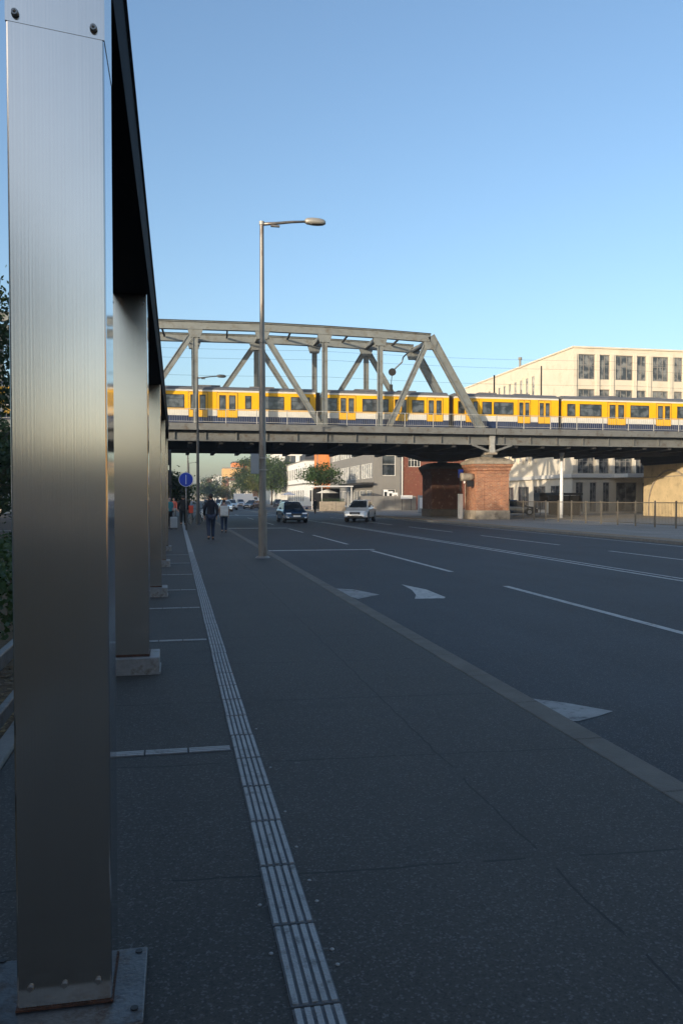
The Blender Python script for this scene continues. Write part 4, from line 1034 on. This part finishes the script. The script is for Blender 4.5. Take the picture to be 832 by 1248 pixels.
# =============================================================== PEOPLE
def person(loc, rz, h, top, legs, label, coat=False, stride=.5, skirt=False, hood=False, arms='walk', group='people walking on the pavement'):
    t = empty('person', loc, rz, label, 'person', group); k = h/1.75
    V = lambda x, y, z: (x*k, y*k, z*k)
    s = stride*.34
    LL = dict(hip=V(-.09,0,.90), knee=V(-.095,-s*.9-.05,.50), ank=V(-.09,-s*.75,.10), toe=V(-.10,-s*.75-.17,.045))
    RR = dict(hip=V(.09,0,.90), knee=V(.095,s*.25-.03,.50), ank=V(.09,s*1.15,.14), toe=V(.10,s*1.15-.15,.05))
    if arms == 'bent': AL = [(-.215,.08,1.14),(-.14,-.16,1.12)]; AR = [(.215,.08,1.14),(.14,-.16,1.12)]
    else: AL = [(-.235,s*.3+.02,1.15),(-.225,s*.5-.07,.91)]; AR = [(.235,-s*.3+.02,1.15),(.225,-s*.8-.08,.92)]
    nd = [(V(0,0,.96),(.13*k,.10*k)),(V(0,0,1.12),(.12*k,.09*k)),(V(0,0,1.34),(.15*k,.10*k)),(V(0,-.005,1.48),.052*k),(V(0,-.015,1.55),.056*k),(V(0,-.025,1.635),(.075*k,.092*k)),(V(0,-.015,1.71),(.055*k,.06*k)),
          (V(0,-.125,1.625),.011*k),(V(-.083,-.01,1.63),.014*k),(V(.083,-.01,1.63),.014*k)]
    ed = [(0,1),(1,2),(2,3),(3,4),(4,5),(5,6),(5,7),(5,8),(5,9)]
    for sd, A in ((-1, AL), (1, AR)):
        i = len(nd); nd += [(V(sd*.165,0,1.42),.055*k),(V(*A[0]),.042*k),(V(*A[1]),.027*k)]
        hx, hy, hz = A[1]; dy = -.02 if arms == 'walk' else -.06; dz = -.075 if arms == 'walk' else -.03
        nd.append((V(hx, hy+dy, hz+dz),.030*k)); ed += [(2,i),(i,i+1),(i+1,i+2),(i+2,i+3)]
        for f in range(4):
            j = len(nd); oy = -.027+f*.018
            nd += [(V(hx+sd*.0, hy+dy+oy, hz+dz-.05),.0085*k),(V(hx-sd*.015, hy+dy+oy-.005, hz+dz-.085+abs(f-1.3)*.006),.007*k)]; ed += [(i+3,j),(j,j+1)]
        j = len(nd); nd += [(V(hx-sd*.02, hy+dy-.04, hz+dz+.005),.010*k),(V(hx-sd*.03, hy+dy-.055, hz+dz-.03),.008*k)]; ed += [(i+3,j),(j,j+1)]
    for D in (LL, RR):
        i = len(nd); nd += [(D['hip'],.085*k),(D['knee'],.056*k),(D['ank'],.040*k),(D['toe'],.035*k)]; ed += [(0,i),(i,i+1),(i+1,i+2),(i+2,i+3)]
    skin('body', nd, ed, M['skinm'], t)
    # jacket
    e = .022*k; low = .78 if coat else .90
    jn = [(V(0,0,1.12),(.17*k,.14*k)),(V(0,0,1.34),(.20*k,.15*k)),(V(0,.0,1.47),(.115*k,.105*k)),(V(0,0,.94),(.155*k,.13*k)),(V(0,0,low),(.152*k,.128*k))]; je = [(0,1),(1,2),(0,3),(3,4)]
    for sd, A in ((-1, AL), (1, AR)):
        i = len(jn); jn += [(V(sd*.175,0,1.41),.092*k),(V(*A[0]),.06*k),(V(*A[1]),.042*k)]; je += [(1,i),(i,i+1),(i+1,i+2)]
    if hood: jn.append((V(0,.05,1.52),(.10*k,.07*k))); je.append((2,len(jn)-1))
    skin('jacket', jn, je, top, t)
    pn = [(V(0,0,.95),(.16*k,.135*k))]; pe = []
    for D in (LL, RR):
        i = len(pn); pn += [(D['hip'],.11*k),(D['knee'],.08*k),(D['ank'],.064*k)]; pe += [(0,i),(i,i+1),(i+1,i+2)]
    skin('trousers', pn, pe, legs, t)
    for D in (LL, RR):
        a = Vector(D['ank']); c = Vector(D['toe']); b = B(); m_ = (a+c)/2
        ellipsoid(b, (m_.x, m_.y, max(.045*k, m_.z-.02)), (.052*k, .145*k, .045*k)); obj('shoe', b, M['dark'], t, smooth=True)
    b = B(); ellipsoid(b, V(0,.012,1.665), (.088*k,.102*k,.098*k), 14, 10)
    for v in list(b.verts):
        if v.co.y < -.055*k and v.co.z < 1.69*k: v.co.y = -.055*k
    obj('hair', b, M['hair'], t, smooth=True)
    for s_ in (-1, 1):
        b = B(); ellipsoid(b, V(s_*.032,-.108,1.645), (.012*k,.008*k,.008*k), 8, 6); obj('eye', b, M['signwhite'], t, smooth=True)
    return t
cn = cloth('navy', (.008, .010, .020)); cb_ = cloth('black', (.006,.006,.007)); cj = cloth('jeans', (.02,.03,.06)); ct_ = cloth('teal', (.05,.22,.24)); cw = cloth('white', (.62,.60,.56)); cp = cloth('tan', (.30,.16,.10)); cg = cloth('grey', (.2,.2,.21)); cr_ = cloth('coral', (.55,.12,.08))
g = gr(257, 658.5); person((g.x, g.y, 0), R(184), 1.80, cn, cj, 'man in dark navy jacket and jeans walking away on the pavement', hood=True, stride=.35)
g = gr(273, 649.5); pB = person((g.x, g.y, 0), R(176), 1.58, cp, cj, 'person in brown jacket carrying a white backpack at the kerb', stride=.6)
t = empty('backpack', (g.x, g.y-.20, 1.02), R(0), 'white backpack worn by the person at the kerb', 'bag')
b = B(); box(b, -.19, .19, -.10, .06, -.24, .26); obj('bag_body', b, cw, t, bevel=.05)
b = B(); box(b, -.14, .14, -.13, -.10, -.18, .04); obj('pocket', b, cw, t, bevel=.02)
b = B(); tube(b, [(-.05,0,.26),(-.04,-.0,.30),(.04,0,.30),(.05,0,.26)], .012, 6); obj('handle', b, cg, t)
g = gr(223.5, 640.5); person((g.x, g.y, 0), R(180), 1.80, cb_, cb_, 'person in long black coat standing left of the blue sign pole', coat=True, stride=.2, hood=True).scale = (1.25, 1.2, 1)
g = gr(206.5, 645); person((g.x, g.y, 0), R(20), 1.72, ct_, cb_, 'person in teal top waiting beside the last steel post', stride=.1, arms='bent')
t = empty('suitcase', (g.x+.20, g.y-.35, 0), 0, 'pale grey wheeled suitcase beside the person in teal', 'suitcase')
b = B(); box(b, -.16, .22, -.13, .13, .06, .66); obj('shell', b, M['signback'], t, bevel=.05)
b = B(); tube(b, [(-.08,.1,.66),(-.08,.1,.95),(.12,.1,.95),(.12,.1,.66)], .012, 8); obj('handle', b, M['dark'], t)
for x in (-.1, .16):
    b = B(); tube(b, [(x-.02,0,.035),(x+.02,0,.035)], .035, 10); obj('wheel', b, M['dark'], t)
g = gr(212, 636); person((g.x, g.y, 0), R(0), 1.70, cr_, cg, 'person in coral top behind the one in teal', stride=.3)
person((xy(384, 100)+2.0, 100, -.1), R(200), 1.75, cb_, cb_, 'person in black standing at the far kerb left of the white crossover', stride=.3, group='distant pedestrians').location = (xy(384, 93), 93, -.1)
person((xy(352, 190), 150, 0), 0, 1.7, cg, cj, 'tiny distant pedestrian near the villa', group='distant pedestrians')['label'] = 'tiny distant pedestrian in grey near the villa corner'
# bicycles / kerbside clutter near second lamp
def bicycle(loc, rz, label, m):
    t = empty('bicycle', loc, rz, label, 'bicycle', 'bicycles parked near the second lamp')
    for y in (-.52, .52):
        b = B(); pts = [(0, y+.34*math.cos(a), .34+.34*math.sin(a)) for a in [2*math.pi*q/20 for q in range(21)]]; tube(b, pts, .018, 6, False); wh = obj('wheel', b, M['tyre'], t)
        b = B()
        for q in range(8): a = math.pi*q/8; tube(b, [(0, y-.32*math.cos(a), .34-.32*math.sin(a)), (0, y+.32*math.cos(a), .34+.32*math.sin(a))], .003, 4)
        obj('spokes', b, M['rim'], wh)
    b = B()
    for p in ([(0,.52,.34),(0,.12,.30),(0,-.35,.72),(0,.22,.78),(0,.12,.30)], [(0,.52,.34),(0,.22,.78)], [(0,-.52,.34),(0,-.33,.92)], [(0,.22,.78),(0,.26,.92)]):
        tube(b, p, .016, 8)
    obj('frame', b, m, t)
    b = B(); ellipsoid(b, (0,.28,.95), (.07,.13,.03)); obj('saddle', b, M['dark'], t)
    b = B(); tube(b, [(-.28,-.25,.98),(0,-.33,.96),(.28,-.25,.98)], .013, 6); obj('handlebar', b, M['dark'], t)
    return t
bicycle((xy(237, 52), 52.2, 0), R(30), 'bicycle leaning at the foot of the second lamp', M['deck_dark'])
bicycle((xy(246, 56), 57, 0), R(-20), 'pale framed bicycle just past the second lamp', M['signwhite'])
t = empty('litter_bin', (xy(233, 50), 50, 0), 0, 'small orange red litter bin left of the second lamp', 'bin')
b = B(); stack(b, [(-.12,.12,-.12,.12,.75),(-.14,.14,-.14,.14,1.2)]); obj('bucket', b, mat('bin_orange', (.5,.06,.03), .5), t, bevel=.02)
b = B(); tube(b, [(0,.19,0),(0,.19,1.1)], .03, 8); obj('post', b, M['lamp'], t)

# =============================================================== RIGHT SIDE: FENCE, PLAZA
FX = 26.5
M['fence'] = mat('fence_paint', (.17, .145, .11), .5, .3, var=.15, scale=6)
t = empty('pedestrian_railing', (FX, 30, 0), 0, 'brown grey steel pedestrian railing along the opposite pavement', 'railing')
Y = 0.0; k = 0
while Y < 32:
    b = B(); box(b, -.035, .035, Y-.035, Y+.035, 0, 1.50); obj('post', b, M['fence'], t)
    if Y < 30.4:
        b = B(); box(b, -.022, .022, Y+.04, Y+1.96, 1.36, 1.41); box(b, -.02, .02, Y+.04, Y+1.96, .16, .2)
        for q in range(1, 14): box(b, -.006, .006, Y+q*.14-.006, Y+q*.14+.006, .2, 1.36)
        obj('panel', b, M['fence'], t)
    Y += 2.0
t = empty('kerb_bollard', (25.95, 61.8, 0), 0, 'short pale yellow bollard at the right foot of the sunlit pier', 'bollard')
b = B(); stack(b, [(-.14,.14,-.14,.14,0),(-.14,.14,-.14,.14,1.9),(-.08,.08,-.08,.08,2.0)]); obj('post', b, M['lightstone'], t, bevel=.02)
b = B(); stack(b, [(-.17,.17,-.17,.17,1.45),(-.17,.17,-.17,.17,1.6)]); obj('band', b, M['dark'], t)
t = empty('white_lamp_post', (xy(683.5, 63.5), 63.5, 0), 0, 'slender white post standing behind the railing by the cream building', 'lamp post')
b = B(); tube(b, [(0,0,0),(0,0,zz(683, 556, 63.5))], [.15,.13], 14); obj('pole', b, M['signwhite'], t, smooth=True)
b = B(); tube(b, [(0,0,zz(683, 557, 63.5)),(0,0,zz(683, 552, 63.5))], [.16,.22], 14); obj('head', b, M['signback'], t)
t = empty('bicycle_shelter', (xy(681, 70), 70, 0), 0, 'dark brown glazed shelter box behind the railing', 'shelter')
W_ = xy(706, 70)-xy(681, 70)
b = B(); box(b, 0, W_, 0, .05, .1, 1.9); box(b, 0, .05, .05, 2.2, .1, 1.9); obj('glass_wall', b, mat('smoked_glass', (.05,.035,.02), .15), t)
b = B(); box(b, -.2, W_+.2, -.2, 2.4, 1.95, 2.15); obj('roof', b, M['dark'], t)
for x in (0, W_/2, W_):
    b = B(); box(b, x-.04, x+.04, -.07, -.004, 0, 1.94); obj('frame_post', b, M['deck_dark'], t)
t = empty('market_stall', (xy(657, 74), 74, 0), 0, 'low black covered stall behind the railing left of the shelter', 'stall')
W_ = xy(680, 74)-xy(657, 74)
b = B(); box(b, 0, W_, 0, 1.4, 1.35, 2.2); obj('cover', b, M['dark'], t, bevel=.04)
for x in (.1, W_-.1):
    for y in (.1, 1.3):
        b = B(); tube(b, [(x,y,0),(x,y,1.36)], .04, 8); obj('leg', b, M['deck_dark'], t)
t = empty('yard_wall', (22.5, 112, 0), 0, 'grey panel hoarding in front of the red brick block', 'hoarding')
W_ = xy(520, 112)-xy(440, 112)
for k in range(int(W_/1.6)):
    b = B(); x = xy(440, 112)-22.5+k*1.6; box(b, x, x+1.55, 0, .08, 0, 2.0); obj('panel', b, M['greyclad'], t)
    b = B(); box(b, x-.06, x+.0, -.06, .1, 0, 2.1); obj('post', b, M['brownf'], t)
t = empty('white_gate', (xy(467, 114), 114, 0), 0, 'white framed gate panels behind the grey hoarding', 'gate')
for k in range(3):
    b = B(); x = k*.72; box(b, x, x+.12, 0, .08, 0, 2.9-.2*k); box(b, x+.56, x+.68, 0, .08, 0, 2.9-.2*k); box(b, x+.12, x+.56, 0, .08, 2.6-.2*k, 2.9-.2*k); obj('frame', b, M['signwhite'], t)
t = empty('name_board', (xy(488, 111), 111, 0), 0, 'low white blank board on top of the grey hoarding', 'board')
b = B(); box(b, 0, 1.7, 0, .06, 1.6, 2.1); obj('board', b, M['signwhite'], t)
for x in (.2, 1.5): b = B(); tube(b, [(x,.03,0),(x,.03,1.6)], .04, 8); obj('leg', b, M['dark'], t)
t = empty('utility_cabinet', (xy(510, 92), 92, 0), 0, 'pale utility cabinet left of the dark shaded pier', 'cabinet')
b = B(); box(b, 0, .85, 0, .5, 0, 2.0); c_ = obj('cabinet', b, M['signback'], t, bevel=.02); b = B(); box(b, .08, .77, -.012, -.002, .5, 1.75); obj('door', b, M['signwhite'], c_)
for i, (px, Y, w_, lab) in enumerate(((390, 108, 2.5, 'beige planter box at the left end of the cafe terrace'), (410, 104, 1.2, 'second beige planter box by the white crossover'))):
    t = empty('terrace_planter', (xy(px, Y), Y, 0), 0, lab, 'planter', 'planters of the cafe terrace')
    b = B(); box(b, 0, w_, 0, .6, 0, 1.25); obj('tub', b, M['stone'], t, bevel=.03)
    b = B(); random.seed(i)
    for q in range(160):
        p = Vector((random.uniform(.1,w_-.1), random.uniform(.1,.5), 1.25+random.random()*.4)); ellipsoid(b, p, (.05,.05,.02), 5, 3)
    obj('plants', b, M['leaf'], t)
for i, (px, Y, lab) in enumerate(((399, 118, 'white cafe parasol nearest the grey office'), (352, 172, 'white cafe parasol in front of the villa'))):
    t = empty('cafe_parasol', (xy(px, Y), Y, 0), 0, lab, 'parasol', 'cafe parasols')
    b = B(); tube(b, [(0,0,0),(0,0,2.9)], .03, 8); obj('pole', b, M['dark'], t)
    b = B(); bmesh.ops.create_cone(b, cap_ends=False, segments=8, radius1=1.7, radius2=.05, depth=.6, matrix=Matrix.Translation((0,0,2.75))); obj('canopy', b, M['signwhite'], t)
